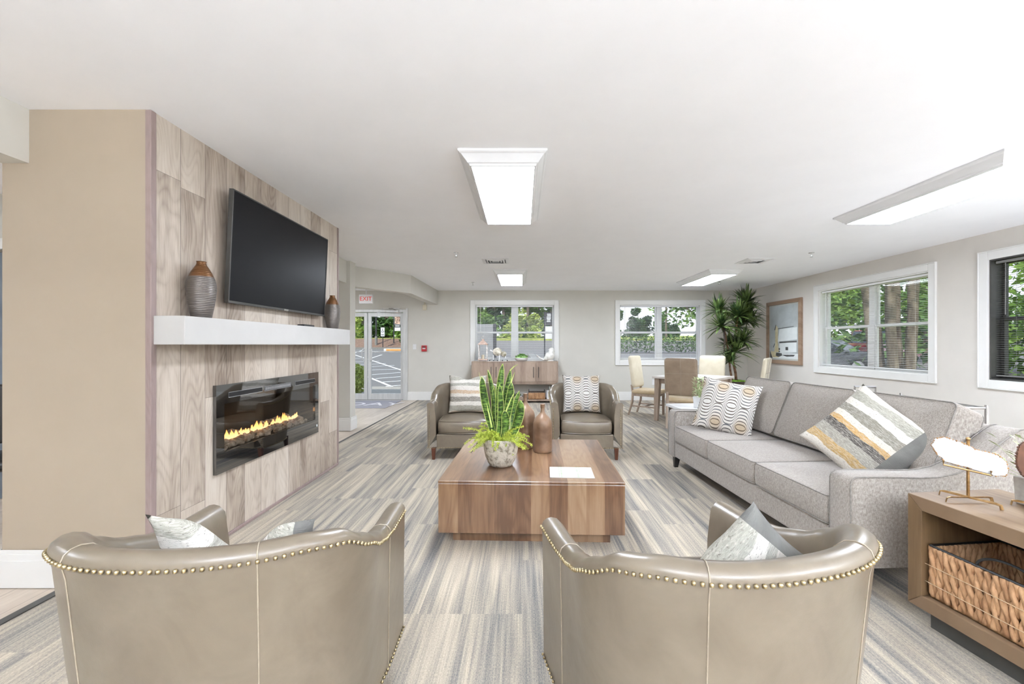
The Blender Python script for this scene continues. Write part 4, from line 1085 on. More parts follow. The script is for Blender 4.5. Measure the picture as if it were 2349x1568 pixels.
# ------------------------------------------------------------------ sideboard on the far wall
CX0, CX1, CY0, CY1 = -1.13, .80, 9.22, 9.66; ZS = .925
sb = thing('sideboard', 'long greyed oak sideboard with four doors under the far left window', 'sideboard', ((CX0 + CX1) / 2, CY0, 0))
w = (CX1 - CX0) / 2
mb = MB(); mb.box(-w, w, 0, .44, ZS - .022, ZS).box(-w, w, 0, .44, .455, .48).box(-w, -w + .02, 0, .44, .48, ZS - .022).box(w - .02, w, 0, .44, .48, ZS - .022).box(-w + .02, w - .02, .42, .44, .48, ZS - .022).box(-.01, .01, .02, .42, .48, ZS - .022)
mb.build('carcass', m_console, sb, bevel=.002)
for k in range(4):
    x0 = -w + .022 + k * (2 * w - .044) / 4; x1 = x0 + (2 * w - .044) / 4
    d = BX('door', m_console, sb, x0 + .003, x1 - .003, .0, .02, .484, ZS - .026, bevel=.002)
    hx = x1 - .055 if k % 2 == 0 else x0 + .055
    MB().tube([(hx, .0, .57), (hx, -.025, .57), (hx, -.025, .80), (hx, .0, .80)], .0065, 6).build('handle', m_dark, d)
mb = MB(); lw = w - .02; arch = []
for k in range(7): a = R(90 * k / 6); arch.append((.065 * math.sin(a), .065 * math.cos(a)))
poly = [(-lw, .045), (-lw, .455), (lw, .455), (lw, .045), (lw - .075, .045)] + [(lw - .075 - .07 + .07 * math.cos(R(90 * k / 6)), .345 + .07 * math.sin(R(90 * k / 6))) for k in range(7)] + [(-lw + .075 + .07 - .07 * math.sin(R(90 * k / 6)), .345 + .07 * math.cos(R(90 * k / 6))) for k in range(7)] + [(-lw + .075, .045)]
mb.prism(poly, .02, .05, 'y'); mb.prism(poly, .39, .42, 'y')
mb.build('open_frame', m_console, sb, bevel=.002)
BX('shelf', m_console, sb, -lw, lw, .02, .42, .04, .068, bevel=.002)
for x in (-lw + .04, lw - .04):
    for y in (.06, .38): BX('foot', m_dark, sb, x - .02, x + .02, y - .02, y + .02, 0, .04)
def at(x, Y=9.42): return (x - 1198) / F * Y
# things on the sideboard top
m_ww = noisy('whitewashed_wood', S(176, 170, 164), S(226, 222, 218), 22, .8, bmp=.2, detail=5)
m_wwp = noisy('washed_pink_wood', S(186, 150, 130), S(214, 196, 184), 20, .8)
t = thing('lantern', 'tall whitewashed open lantern at the left end of the sideboard', 'lantern', (at(1108), 9.42, ZS))
BX('base', m_wwp, t, -.105, .105, -.105, .105, 0.02, .05, bevel=.004)
for sx in (-1, 1):
    for sy in (-1, 1):
        BX('post', m_ww, t, sx * .09 - .011, sx * .09 + .011, sy * .09 - .011, sy * .09 + .011, .0, .37)
mb = MB(); mb.box(-.11, .11, -.11, .11, .37, .39); mb.frustum((0, 0, .39), (.1, .1), (0, 0, .455), (.045, .045)); mb.frustum((0, 0, .455), (.03, .03), (0, 0, .5), (.025, .025)); mb.build('roof', m_wwp, t, bevel=.003)
MB().tube([(.032 * math.cos(a), 0, .53 + .036 * math.sin(a)) for a in [6.283 * k / 16 for k in range(16)]], .006, 6, closed=True).build('ring', m_ww, t, smooth=True)
t = MB().lathe([(.034, 0), (.036, .004), (.036, .09), (.03, .096), (.004, .092)], 18).build('pillar_candle', m_cream, smooth=True); t.location = (at(1108), 9.42, ZS + .05)
tag(t, 'short cream pillar candle inside the lantern', 'candle')
m_shell = noisy('shell_mosaic', S(150, 142, 118), S(230, 222, 208), 16, .4, detail=4, lo=.4, hi=.6)
k8 = 9.42 / F / 8.71
def cs(cx, cy, x0): return Vector(((cx / 8.71 + 1080 - x0) / F * 9.42, 0, 1.3 + (790 - (760 + cy / 8.71)) / F * 9.42 - ZS))
t = thing('animal_figurine', 'shell mosaic animal figurine on white legs between lantern and bowl', 'figurine', (at(1142), 9.42, ZS))
mb = MB(); mb.ball(cs(530, 405, 1142), (.105, .07, .095), 20); mb.ball(cs(655, 450, 1142), (.068, .055, .066), 16)
mb.build('body', m_shell, t, smooth=True, angle=180)
MB().tube([cs(450, 400, 1142), cs(415, 390, 1142), cs(385, 375, 1142)], [.02, .014, .022], 8).build('tail', m_white, t, smooth=True)
for sx in (450, 575):
    for sy in (-.035, .035):
        a = cs(sx, 470, 1142); MB().tube([(a.x, sy, a.z), (a.x - .004, sy, .004)], .012, 8).build('leg', m_white, t, smooth=True)
MB().tube([cs(690, 470, 1142), cs(688, 555, 1142)], [.02, .008], 8).build('trunk', m_white, t, smooth=True)
t = thing('bead_garland', 'white runner with dark beads along the front of the sideboard top', 'garland', (at(1142), 9.30, ZS))
BX('runner', m_white, t, -.22, .2, -.03, .06, 0.0005, .006)
for cx in (385, 460, 540, 640, 735):
    x = (cx / 8.71 + 1080 - 1142) / F * 9.3
    MB().ball((x, -.01, .02), (.015, .013, .014), 8).build('bead', m_black, t, smooth=True)
t = thing('succulent_bowl', 'white bowl of green succulents in the middle of the sideboard', 'bowl', (at(1196), 9.42, ZS))
MB().lathe([(.085, 0), (.1, .004), (.135, .03), (.152, .06), (.156, .078), (.148, .078), (.13, .06)], 30).build('bowl', m_white, t, smooth=True, angle=60)
random.seed(4); mb = MB()
for k in range(60):
    a = random.uniform(0, 6.28); r = random.uniform(0, .145); h = .085 + .055 * (1 - (r / .16) ** 2) + random.uniform(-.01, .015)
    c = Vector((r * math.cos(a), r * math.sin(a), h))
    for q in range(7):
        b_ = q / 7 * 6.28; d = Vector((math.cos(b_), math.sin(b_), .7)) * .028
        mb.ribbon([c, c + d * .6, c + d], [.004, .01, .001], (-math.sin(b_), math.cos(b_), 0), .3)
mb.lathe([(.148, .06), (.14, .09), (.08, .12), (0, .13)], 16)
mb.build('succulents', m_succ, t, fix=False)
m_bird = noisy('distressed_white', S(170, 168, 160), S(234, 232, 226), 14, .7, detail=5, lo=.32, hi=.5)
t = thing('bird_figurine', 'distressed white wooden bird at the right end of the sideboard', 'figurine', (at(1258), 9.42, ZS))
c = lambda x, y: cs(x, y, 1258)
MB().tube([c(1450, 575), c(1500, 545), c(1545, 515), c(1585, 480), c(1610, 440), c(1618, 400), c(1614, 365), c(1608, 335), c(1606, 318)], [.015, .055, .095, .108, .088, .066, .064, .048, .01], 20).build('body', m_bird, t, smooth=True, angle=180)
MB().tube([c(1310, 470), c(1380, 525), c(1460, 570)], [.016, .026, .03], 8, flat=.6).build('tail', m_bird, t, smooth=True)
MB().tube([c(1575, 360), c(1548, 368)], [.016, .002], 8).build('beak', m_bird, t, smooth=True)
MB().lathe([(.07, 0), (.075, .008), (.06, .03)], 18, c(1590, 590) * 1 - Vector((0, 0, c(1590, 590).z))).build('base', m_bird, t)
# things on the lower shelf
zs = .068
t = thing('succulent_tray', 'wooden tray of small plants on the lower shelf of the sideboard', 'tray', (at(1180), 9.42, zs))
mb = MB(); mb.box(-.19, .19, -.09, .09, 0, .012).box(-.19, .19, -.09, -.08, .012, .06).box(-.19, .19, .08, .09, .012, .06).box(-.19, -.18, -.08, .08, .012, .06).box(.18, .19, -.08, .08, .012, .06)
mb.build('tray', m_din, t)
mb = MB()
for k in range(50):
    p = Vector((random.uniform(-.16, .16), random.uniform(-.06, .06), .05)); a = random.uniform(0, 6.28); d = Vector((math.cos(a) * .03, math.sin(a) * .03, random.uniform(.03, .1)))
    mb.ribbon([p, p + d * .5, p + d], [.006, .01, .001], (-math.sin(a), math.cos(a), 0), .3)
mb.build('foliage', m_drac, t, fix=False)
mb = MB()
for k in range(9): mb.ball((random.uniform(-.16, .16), random.uniform(-.06, .06), .06), random.uniform(.015, .028), 8)
mb.build('pebbles', m_white, t, smooth=True)['kind'] = 'stuff'
t = thing('handled_basket', 'small woven basket with black handle on the lower shelf', 'basket', (at(1231), 9.42, zs))
mb = MB(); random.seed(9)
for k in range(26):
    for yy in (-.1, .1):
        x = -.175 + .35 * k / 25; mb.tube([(x + random.uniform(-.003, .003), yy + .004 * (-1) ** (k + q), .005 + .145 * q / 5) for q in range(6)], .0085, 6)
for k in range(12):
    for xx in (-.18, .18):
        y = -.095 + .19 * k / 11; mb.tube([(xx + .004 * (-1) ** (k + q), y, .005 + .145 * q / 5) for q in range(6)], .0085, 6)
mb.box(-.18, .18, -.1, .1, 0, .01)
mb.build('woven_body', m_hyac, t, smooth=True, angle=180)
for s in (-1, 1):
    MB().tube([(s * .178, -.06, .15), (s * .178, -.06, .215), (s * .178, .06, .215), (s * .178, .06, .15)], .006, 6).build('handle', m_black, t)
MB().tube([(-.182, -.102, .156), (.182, -.102, .156), (.182, .102, .156), (-.182, .102, .156)], .008, 6, closed=True).build('rim', m_black, t)
t = thing('white_dispenser', 'small white box with a dark dot on the lower shelf beside the basket', 'box', (at(1257), 9.40, zs))
BX('body', m_white, t, -.037, .037, -.04, .04, 0, .2, bevel=.01); MB().ball((0, -.04, .145), (.008, .003, .008), 8).build('dot', m_dark, t)
t = BX('book', noisy('sage_cover', S(196, 204, 202), S(206, 213, 211), 6, .6), None, -.012, .012, -.14, .14, 0, .29, bevel=.002)
t.location = (at(1263) , 9.45, zs + .004); t.rotation_euler = (0, R(-7), 0)
tag(t, 'pale green book leaning on the right side of the lower shelf', 'book')

# ------------------------------------------------------------------ dining set
DC = Vector((2.93, 7.1, 0)); DA = R(45)
dt = thing('dining_table', 'square grey oak dining table with pale top by the far window', 'dining table', DC, DA)
BX('top', m_dint, dt, -.5, .5, -.5, .5, .725, .76, bevel=.004)
mb = MB(); mb.box(-.44, .44, -.44, -.415, .64, .725).box(-.44, .44, .415, .44, .64, .725).box(-.44, -.415, -.415, .415, .64, .725).box(.415, .44, -.415, .415, .64, .725)
mb.build('apron', m_din, dt)
for sx in (-1, 1):
    for sy in (-1, 1):
        mb = MB(); x, y = sx * .425, sy * .425
        mb.frustum((x * 1.05, y * 1.05, 0), (.03, .03), (x, y, .725), (.045, .045))
        mb.build('leg', m_din, dt, bevel=.004)
def dchair(label, loc, rz, mback, mseat):
    t = thing('dining_chair', label, 'dining chair', loc, rz, 'upholstered dining chairs')
    # faces +y
    mb, w1, w2 = pad(rrect(.235, .235, .04), .4, .475, .02, .015)
    mb.build('seat', mseat, t, smooth=True, angle=180)
    mb, w1, w2 = pad(rrect(.29, .235, .05), 0, .065, .018, .012)
    M = Matrix.Translation((0, -.245, .80)) @ Matrix.Rotation(R(8), 4, 'X') @ Matrix(((0, 1, 0, 0), (0, 0, 1, -.03), (1, 0, 0, 0), (0, 0, 0, 1)))
    o = xf(mb, M).build('backrest', mback, t, smooth=True, angle=180)
    MB().tube([M @ Vector((-.29, 0, -.001)), M @ Vector((.29, 0, -.001))], .003, 6).build('seam', m_seam, o)
    MB().tube([M @ Vector((.06, -.235, -.001)), M @ Vector((.06, .235, -.001))], .003, 6).build('seam', m_seam, o)
    BX('seat_frame', m_din, t, -.225, .225, -.22, .22, .36, .405, bevel=.003)
    for sx in (-1, 1):
        MB().frustum((sx * .2, .2, 0), (.016, .016), (sx * .205, .2, .37), (.022, .022)).build('leg', m_din, t, bevel=.002)
        MB().tube([(sx * .2, -.31, 0), (sx * .2, -.235, .25), (sx * .2, -.225, .42), (sx * .2, -.25, .56)], [.019, .023, .024, .02], 8).build('leg', m_din, t, smooth=True)
        BX('stretcher', m_din, t, sx * .2 - .01, sx * .2 + .01, -.24, .2, .16, .185)
    BX('stretcher', m_din, t, -.2, .2, -.03, -.01, .162, .183)
    return t
c1 = dchair('cream leather dining chair at the left side of the dining table', (2.34, 7.66, 0), R(-128), m_cream, m_tseat)
dchair('brown leather backed dining chair nearest the viewer at the dining table', (2.56, 6.6, 0), R(-28), m_tanl, m_tseat)
dup(c1, (3.42, 7.68, 0), R(-45 + 180), 'cream leather dining chair at the far side of the dining table under the window corner')
dup(c1, (3.6, 6.62, 0), R(52), 'cream leather dining chair on the right of the dining table seen edge-on above the sofa')

# ------------------------------------------------------------------ tall plant in the corner
PY = 8.55
tp = thing('dracaena_plant', 'tall dracaena tree in a dark planter in the corner behind the dining table', 'potted plant', (4.38, PY, 0))
MB().frustum((0, 0, 0), (.13, .13), (0, 0, .55), (.175, .175)).build('planter', m_planter, tp, bevel=.006)
mb = MB(); random.seed(2)
for k in range(70):
    mb.ball((random.uniform(-.15, .15), random.uniform(-.15, .15), .553), (.035, .035, .022), 6)
mb.box(-.165, .165, -.165, .165, .53, .552)
mb.build('moss', m_moss, tp, smooth=True, angle=180)
kk = PY / F / 6.03
def pc(cx, cy, dy=0): return Vector((((1600 + cx / 6.03) - 1198) / F * PY - 4.38, dy, 1.3 + (790 - (640 + cy / 6.03)) / F * PY))
trunks = [([pc(478, 1400), pc(462, 1250, .03), pc(445, 1100, .02), pc(430, 1000, 0), pc(385, 880, -.05), pc(355, 740, -.08), pc(300, 640, -.1)], .022),
          ([pc(535, 1400), pc(520, 1300, -.02), pc(488, 1150, -.02), pc(488, 1000, .02), pc(520, 850, .04), pc(540, 700, .02), pc(560, 560, .02), pc(640, 420, .05), pc(690, 330, .06)], .026),
          ([pc(540, 700, .02), pc(640, 620, .08), pc(740, 560, .12)], .016), ([pc(520, 850, .04), pc(590, 840, -.06)], .014), ([pc(355, 740, -.08), pc(300, 560, -.02), pc(295, 440, .02)], .015), ([pc(445, 1100, .02), pc(425, 1120, -.05)], .012), ([pc(560, 560), pc(515, 500, -.12)], .016)]
for pts, r in trunks:
    MB().tube(pts, [r * (1 - .35 * i / len(pts)) for i in range(len(pts))], 8).build('trunk', m_trunk, tp, smooth=True, angle=180)
mb = MB()
heads = [(690, 300, .06, 210, 50), (295, 425, .02, 200, 46), (512, 500, -.14, 205, 50), (715, 460, .12, 215, 46), (290, 645, -.12, 215, 50), (600, 640, .1, 190, 36), (760, 570, .1, 190, 40), (600, 830, -.08, 190, 40), (500, 985, -.06, 240, 46), (420, 1115, -.06, 160, 30), (440, 880, .05, 150, 24)]
for hx, hy, dy, L, n in heads:
    c = pc(hx, hy, dy)
    for k in range(int(n * 1.7)):
        a = k * 2.39996 + random.uniform(-.3, .3); el = R(random.uniform(-12, 80)); l = L * kk * random.uniform(1.0, 1.5)
        d = Vector((math.cos(a) * math.cos(el), math.sin(a) * math.cos(el), math.sin(el))); pts = []; ws = []
        for q in range(7):
            f = q / 6; pts.append(c + d * l * f - Vector((0, 0, l * .42 * f * f * math.cos(el))) - Vector((0, 0, .04 * (1 - f))))
            ws.append(.018 * (.5 + 1.0 * math.sin(min(1, f * 1.6) * math.pi / 2)) * (1 - f ** 3) + .0006)
        mb.ribbon(pts, ws, d.cross(Vector((0, 0, 1))) + Vector((0, .01, 0)), .35)
o = mb.build('foliage', m_drac, tp, smooth=True, angle=180, fix=False)
mb = MB(); mb.ribbon([pc(300, 480, -.16), pc(308, 700, -.17), pc(315, 860, -.18), pc(305, 1050, -.18)], [.006, .016, .022, .001], (1, .2, 0), .2)
mb.build('dry_leaf', m_planter, tp, fix=False)

# ------------------------------------------------------------------ framed picture
pf = thing('framed_picture', 'framed print of a white farm building in a walnut frame beside the window', 'picture', (XR, 8.34, 1.552), R(-90))
# local x along the wall towards the viewer... local x = +y reversed, y = outward through the wall
hx, hz = .55, .64; fw = .075
mb = MB()
mb.prism([(-hx, -hz), (hx, -hz), (hx - fw, -hz + fw), (-hx + fw, -hz + fw)], -.045, 0, 'y').prism([(-hx, hz), (-hx + fw, hz - fw), (hx - fw, hz - fw), (hx, hz)], -.045, 0, 'y')
mb.prism([(-hx, -hz), (-hx + fw, -hz + fw), (-hx + fw, hz - fw), (-hx, hz)], -.045, 0, 'y').prism([(hx, -hz), (hx, hz), (hx - fw, hz - fw), (hx - fw, -hz + fw)], -.045, 0, 'y')
mb.build('frame', m_frame, pf, bevel=.004)
BX('mount', m_paper, pf, -hx + fw, hx - fw, -.02, -.005, -hz + fw, hz - fw)
m_sky = noisy('print_sky', S(178, 181, 182), S(200, 203, 204), 3, .6, detail=4); m_ink = noisy('print_ink', S(52, 52, 54), S(98, 96, 92), 30, .7); m_och = noisy('print_ochre', S(210, 194, 150), S(228, 216, 180), 12, .7); m_snow = noisy('print_white', S(236, 237, 236), S(244, 245, 244), 10, .7)
ax, az = hx - fw - .03, hz - fw - .03
BX('print_ground', m_sky, pf, -ax, ax, -.022, -.02, -az, az)
def pr(u, v): return (-ax + 2 * ax * u, -az + 2 * az * v)
def art(name, polys, m, y):
    mb = MB()
    for p in polys: mb.prism([pr(*q) for q in p], -y, -y + .0006, 'y')
    return mb.build(name, m, pf)
art('print_barn', [[(.36, .1), (.95, .13), (.95, .3), (.36, .3)], [(.3, .32), (.97, .36), (.97, .58), (.36, .56)], [(.1, .0), (1, .0), (1, .1), (.1, .1)]], m_snow, .0228)
art('print_tower', [[(.16, .12), (.34, .12), (.30, .3), (.31, .58), (.24, .64), (.2, .56), (.2, .26)], [(.02, .02), (.34, .02), (.22, .12), (.04, .14)]], m_och, .0234)
art('print_ink', [[(.17, .55), (.22, .65), (.24, .64), (.2, .54)], [(.12, .22), (.19, .3), (.19, .27), (.13, .2)], [(.36, .29), (.96, .31), (.96, .335), (.36, .32)], [(.3, .56), (.86, .59), (.86, .6), (.3, .575)], [(.58, .16), (.67, .16), (.67, .22), (.58, .22)], [(.33, .16), (.38, .16), (.38, .2), (.33, .2)], [(.33, .12), (.38, .12), (.38, .145), (.33, .145)],
                  [(.22, .05), (.34, .03), (.46, .06), (.44, .1), (.24, .11)], [(.44, .07), (.62, .04), (.86, .05), (.9, .08), (.6, .075)], [(.0, .02), (.1, .0), (.06, .06), (.0, .15)]], m_ink, .024)
BX('cover_glass', m_glass, pf, -hx + fw, hx - fw, -.032, -.029, -hz + fw, hz - fw)

# ------------------------------------------------------------------ bar cart rail behind the sofa, side table at the far arm
m_ctop = noisy('grey_glass_shelf', S(196, 198, 200), S(206, 208, 210), 4, .15)
t = thing('bar_cart', 'chrome bar cart behind the sofa with its handle showing above the cushions', 'cart', (3.22, 3.55, 0), R(-4))
for z in (.30, .83):
    BX('shelf', m_ctop, t, -.2, .2, -.52, .22, z, z + .012)
    MB().tube([(-.2, -.52, z + .006), (.2, -.52, z + .006), (.2, .22, z + .006), (-.2, .22, z + .006)], .01, 6, closed=True).build('rail', m_chrome, t)
for x in (-.2, .2):
    for y in (-.52, .22):
        MB().tube([(x, y, .06), (x, y, .86)], .011, 8).build('post', m_chrome, t, smooth=True)
        MB().lathe([(.028, -.01), (.03, 0), (.028, .01)], 14, (0, 0, 0)).build('caster', m_black, t).location = (x, y, .03)
        t.children[-1].rotation_euler = (0, R(90), 0) if t.children else (0, 0, 0)
MB().tube([(-.2, .22, .84), (-.2, .22, .915), (-.02, .22, .915), (-.02, .22, .84)], .012, 4).build('handle', m_chrome, t)
stb = thing('side_table', 'small white side table at the far arm of the sofa', 'side table', (2.03, 4.80, 0), SA)
BX('top', m_white, stb, -.27, .27, -.25, .25, .555, .585, bevel=.004)
for sx in (-1, 1):
    for sy in (-1, 1): BX('leg', m_chrome, stb, sx * .24 - .012, sx * .24 + .012, sy * .22 - .012, sy * .22 + .012, 0, .555)
t = thing('potted_sprig', 'small white pot of variegated leaves on the side table behind the sofa', 'potted plant', (2.02, 4.72, .585))
MB().lathe([(.05, 0), (.06, .004), (.072, .12), (.066, .12), (.06, .1)], 24).build('pot', m_white, t, smooth=True, angle=50)
mb = MB(); random.seed(18)
for k in range(150):
    a = random.uniform(0, 6.28); r = random.uniform(.01, .085); p = Vector((r * math.cos(a), r * math.sin(a), random.uniform(.12, .34)))
    d = Vector((math.cos(a), math.sin(a), random.uniform(-.1, .9))) * random.uniform(.025, .04)
    mb.ribbon([p, p + d * .5, p + d], [.003, .011, .001], (-math.sin(a), math.cos(a), .2), .3)
    if k % 6 == 0: mb.tube([(0, 0, .1), p], .0015, 4)
mb.build('foliage', m_leafl, t, fix=False)
# ------------------------------------------------------------------ outdoors
m_asph = noisy('asphalt', S(108, 105, 102), S(126, 123, 120), 40, .9, detail=6, lo=.3, hi=.7)
m_walk = noisy('sidewalk', S(150, 144, 134), S(166, 160, 150), 12, .9, detail=5)
m_curb = noisy('kerb_concrete', S(120, 118, 112), S(150, 148, 142), 20, .9)
m_mulch = noisy('mulch', S(84, 62, 50), S(150, 122, 104), 14, .95, bmp=1.0, detail=6, lo=.3, hi=.65, bscale=20)
m_lawn = noisy('lawn', S(134, 150, 62), S(180, 186, 96), 3, .95, detail=6)
m_line = noisy('line_paint', S(226, 226, 224), S(236, 236, 234), 30, .8)
m_leafd = noisy('leaf_dark', S(44, 74, 36), S(92, 128, 58), .9, .7, detail=5, lo=.35, hi=.65)
m_leafm = noisy('leaf_mid', S(70, 108, 44), S(136, 168, 74), .9, .7, detail=5, lo=.35, hi=.65)
m_leafy = noisy('leaf_yellow', S(128, 152, 58), S(196, 204, 110), 1.2, .7, detail=5, lo=.35, hi=.65)
m_pine = noisy('leaf_pine', S(40, 66, 44), S(78, 104, 70), 1.2, .8, detail=5)
m_bark = noisy('bark', S(84, 74, 65), S(134, 121, 107), 9, .95, bmp=.8, detail=6, stretch=(1, 1, .2))
SLP = .042
def gz(Y): return SLP * max(0, Y - 11)
def gp(x, y):
    v = (y - 790) / F; Y = (1.3 + SLP * 11) / (v + SLP)
    if Y < 11: Y = 1.3 / v
    return Vector(((x - 1198) / F * Y, Y, gz(Y)))
def ground(name, mat, x0, x1, y0, y1, dz, label, cat, th=.1):
    vs = [(x, y, gz(y) + dz + e) for e in (-th, 0) for (x, y) in ((x0, y0), (x1, y0), (x1, y1), (x0, y1))]
    o = MB().add(vs, [(3, 2, 1, 0), (4, 5, 6, 7), (0, 1, 5, 4), (1, 2, 6, 5), (2, 3, 7, 6), (3, 0, 4, 7)]).build(name, mat)
    return struct(o, label, cat)
ground('ground_side', m_lawn, XR + .2, 40, -12, 11, -.16, 'grass outside the right wall windows', 'lawn')
ground('sidewalk', m_walk, -14, XR + .2, YB + .2, 11, -.06, 'concrete walk outside the entrance', 'sidewalk')
ground('sidewalk_edge', m_walk, -14, 3, 11, 12.6, -.04, 'concrete apron beside the parking lot', 'sidewalk')
lot = ground('parking_lot', m_asph, -50, 60, 11, 35, -.1, 'grey asphalt parking lot outside the entrance', 'parking lot')
mb = MB(); 
def line(p, q, w=.05):
    a, b_ = gp(*p), gp(*q); d = (b_ - a); s_ = Vector((-d.y, d.x, 0)).normalized() * w
    vs = [a - s_, a + s_, b_ + s_, b_ - s_]
    mb.add([(v.x, v.y, gz(v.y) - .092) for v in vs], [(0, 1, 2, 3)])
for p, q in (((800, 806), (935, 848)), ((812, 846), (900, 880)), ((806, 809), (832, 800)), ((800, 819), (834, 817)), ((800, 826), (870, 824)), ((800, 833), (885, 829)), ((800, 839), (905, 833)), ((800, 845), (922, 841)), ((848, 854), (930, 848)), ((862, 862), (930, 857)), ((875, 870), (930, 866)), ((885, 879), (930, 876)), ((850, 818), (876, 810))):
    line(p, q, .055)
mb.build('painted_lines', m_line, lot)
struct(MB().box(-50, -7.5, 34.9, 35.3, gz(35) - .2, gz(35) + .06).build('kerb', m_curb), 'kerb along the far side of the parking lot', 'kerb')
vs = [(-50, 35.3, gz(35) + .02), (-7.5, 35.3, gz(35) + .02), (-7.5, 37.5, 1.86), (-50, 37.5, 1.86), (-50, 37.5, .5), (-7.5, 37.5, .5), (-50, 35.3, .5), (-7.5, 35.3, .5)]
struct(MB().add(vs, [(0, 1, 2, 3), (3, 2, 5, 4), (0, 3, 4, 6), (1, 7, 5, 2), (6, 7, 1, 0)]).build('mulch_bank', m_mulch), 'brown mulch bank beyond the parking lot', 'bank')
vs = [(-60, 37.4, 1.84), (70, 37.4, 1.84), (70, 90, 3.2), (-60, 90, 3.2)]
struct(MB().add(vs + [(x, y, z - .5) for x, y, z in vs], [(0, 1, 2, 3), (7, 6, 5, 4), (0, 4, 5, 1), (1, 5, 6, 2), (2, 6, 7, 3), (3, 7, 4, 0)]).build('lawn', m_lawn), 'yellow green grass strip before the trees', 'lawn')
vs = [(-7.5, 35.2, gz(35) - .06), (70, 35.2, gz(35) - .06), (70, 37.5, 1.7), (-7.5, 37.5, 1.7)]
struct(MB().add(vs + [(x, y, z - .5) for x, y, z in vs], [(0, 1, 2, 3), (7, 6, 5, 4), (0, 4, 5, 1), (1, 5, 6, 2), (2, 6, 7, 3), (3, 7, 4, 0)]).build('road', m_asph), 'grey road leaving the lot behind the sign panel', 'road')

def leafblob(mb, c, rad, n, size):
    for _ in range(n):
        v = Vector((random.gauss(0, 1), random.gauss(0, 1), random.gauss(0, 1))).normalized() * random.uniform(.55, 1.0) ** .6
        p = Vector(c) + Vector((v.x * rad[0], v.y * rad[1], v.z * rad[2]))
        a = Vector((random.uniform(-1, 1), random.uniform(-1, 1), random.uniform(-.6, .6))).normalized(); b_ = a.orthogonal().normalized()
        q = random.uniform(0, 6.28); b2 = b_ * math.cos(q) + a.cross(b_) * math.sin(q); s = size * random.uniform(.6, 1.3)
        mb.add([p - a * s, p + b2 * s * .45, p + a * s, p - b2 * s * .45], [(0, 1, 2, 3)])
def tree(name, label, x, y, h, r, mat, n=700, leaf=.4, base=None, crown=.35, group='trees beyond the parking lot'):
    z0 = (1.84 + (y - 37.4) * .026 if y > 37.4 else gz(y)) if base is None else base
    t = thing(name, label, 'tree', (x, y, z0), 0, group)
    MB().tube([(0, 0, -.1), (random.uniform(-.1, .1), 0, h * .4), (random.uniform(-.2, .2), 0, h * .8)], [h * .022, h * .016, h * .006], 7).build('trunk', m_bark, t, smooth=True)
    mb = MB()
    for k in range(9):
        f = random.uniform(crown, 1.0) ; rr = r * (1.15 - .6 * f) * random.uniform(.5, .8); a = random.uniform(0, 6.28); d = r * .55 * random.random() * (1.2 - f * .7)
        leafblob(mb, (d * math.cos(a), d * math.sin(a), h * f - rr * .4), (rr, rr, rr * .9), n // 9, leaf)
    mb.build('crown', mat, t, fix=False)
    return t
random.seed(31)
names = ['dark green', 'mid green', 'yellowish green', 'bushy dark', 'bushy bright', 'ragged', 'rounded', 'tall']
k = 0
nn = 0
for row, (yy, off, hh) in enumerate(((44.5, 0, 8.5), (48.5, 1.3, 10.5), (53, .4, 12.5))):
    for i in range(13):
        x = -27.5 + i * 2.55 + off
        lab = 'green tree of the dense tree line beyond the lot, behind ' + ('the entrance doors' if x < -8.6 else 'the sideboard window')
        tree('deciduous_tree', lab, x, yy + (i * 7 % 3) * .4, hh + (i * 3 % 4) * .5, 1.45, [m_leafd, m_leafm, m_leafd, m_leafm, m_pine][(i * 2 + row) % 5], 1300, .3, None, .04)
for i, (x, y, h, m) in enumerate(((-16.5, 40.5, 3.4, m_leafy), (-9.3, 41, 2.6, m_leafm), (-12.4, 42, 3.2, m_leafm), (-.6, 40, 2.7, m_leafy), (1.2, 41, 2.3, m_leafy), (-3.6, 42, 3.0, m_leafm))):
    tree('shrub', ['sunlit yellow green young tree left in the entrance doors', 'low bright shrub right in the entrance doors', 'bright bush in the middle of the entrance door view', 'yellow green bush in the middle of the window above the sideboard', 'small yellow bush right of the mullion above the sideboard', 'bright bush left in the window above the sideboard'][i], x, y, h, 1.4, m, 800, .2, None, .25, 'bushes before the tree line')
for i, (x, h) in enumerate(((9.8, 3.0), (11.0, 3.5), (12.1, 3.9), (13.3, 3.3), (14.5, 3.6), (15.7, 2.9), (16.9, 2.5), (18.1, 1.9), (19.6, 1.6), (22, 1.5), (26, 2.4), (31, 3.0))):
    tree('pine_tree', 'dark pine beyond the hedge, %s' % ('seen through the dining window' if x < 18 else 'seen through the right wall window'), x, 50 + (i % 3) * 1.6, h, 1.25, m_pine if i % 2 else m_leafd, 1100, .2, None, .05, 'pines beyond the hedge')
# hedges
mb = MB(); random.seed(6)
for k in range(60): leafblob(mb, (6.2 + 20 * k / 59, 30, gz(30) + .55), (.5, .55, .62), 110, .1)
tag(mb.build('hedge', m_leafd, fix=False), 'long clipped green hedge across the parking lot', 'hedge')
def bush(label, loc, r, n, leaf, m):
    mb = MB(); leafblob(mb, (0, 0, r[2] * .9), r, n, leaf); leafblob(mb, (0, 0, r[2] * .8), (r[0] * .7, r[1] * .7, r[2] * .7), n // 2, leaf)
    t = thing('shrub', label, 'shrub', loc, 0, 'shrubs outside'); mb.build('foliage', m, t, fix=False)
    MB().tube([(0, 0, -.05), (0, 0, r[2])], .03, 6).build('stem', m_bark, t); return t
bush('conical yellow green shrub right outside the left entrance door', (-4.52, 11.1, -.05), (.36, .36, .46), 1500, .045, m_leafy)
bush('dark shrub at the right of the mulch bank in the entrance door', (-10.0, 36.2, 1.2), (.7, .6, .55), 500, .12, m_leafd)
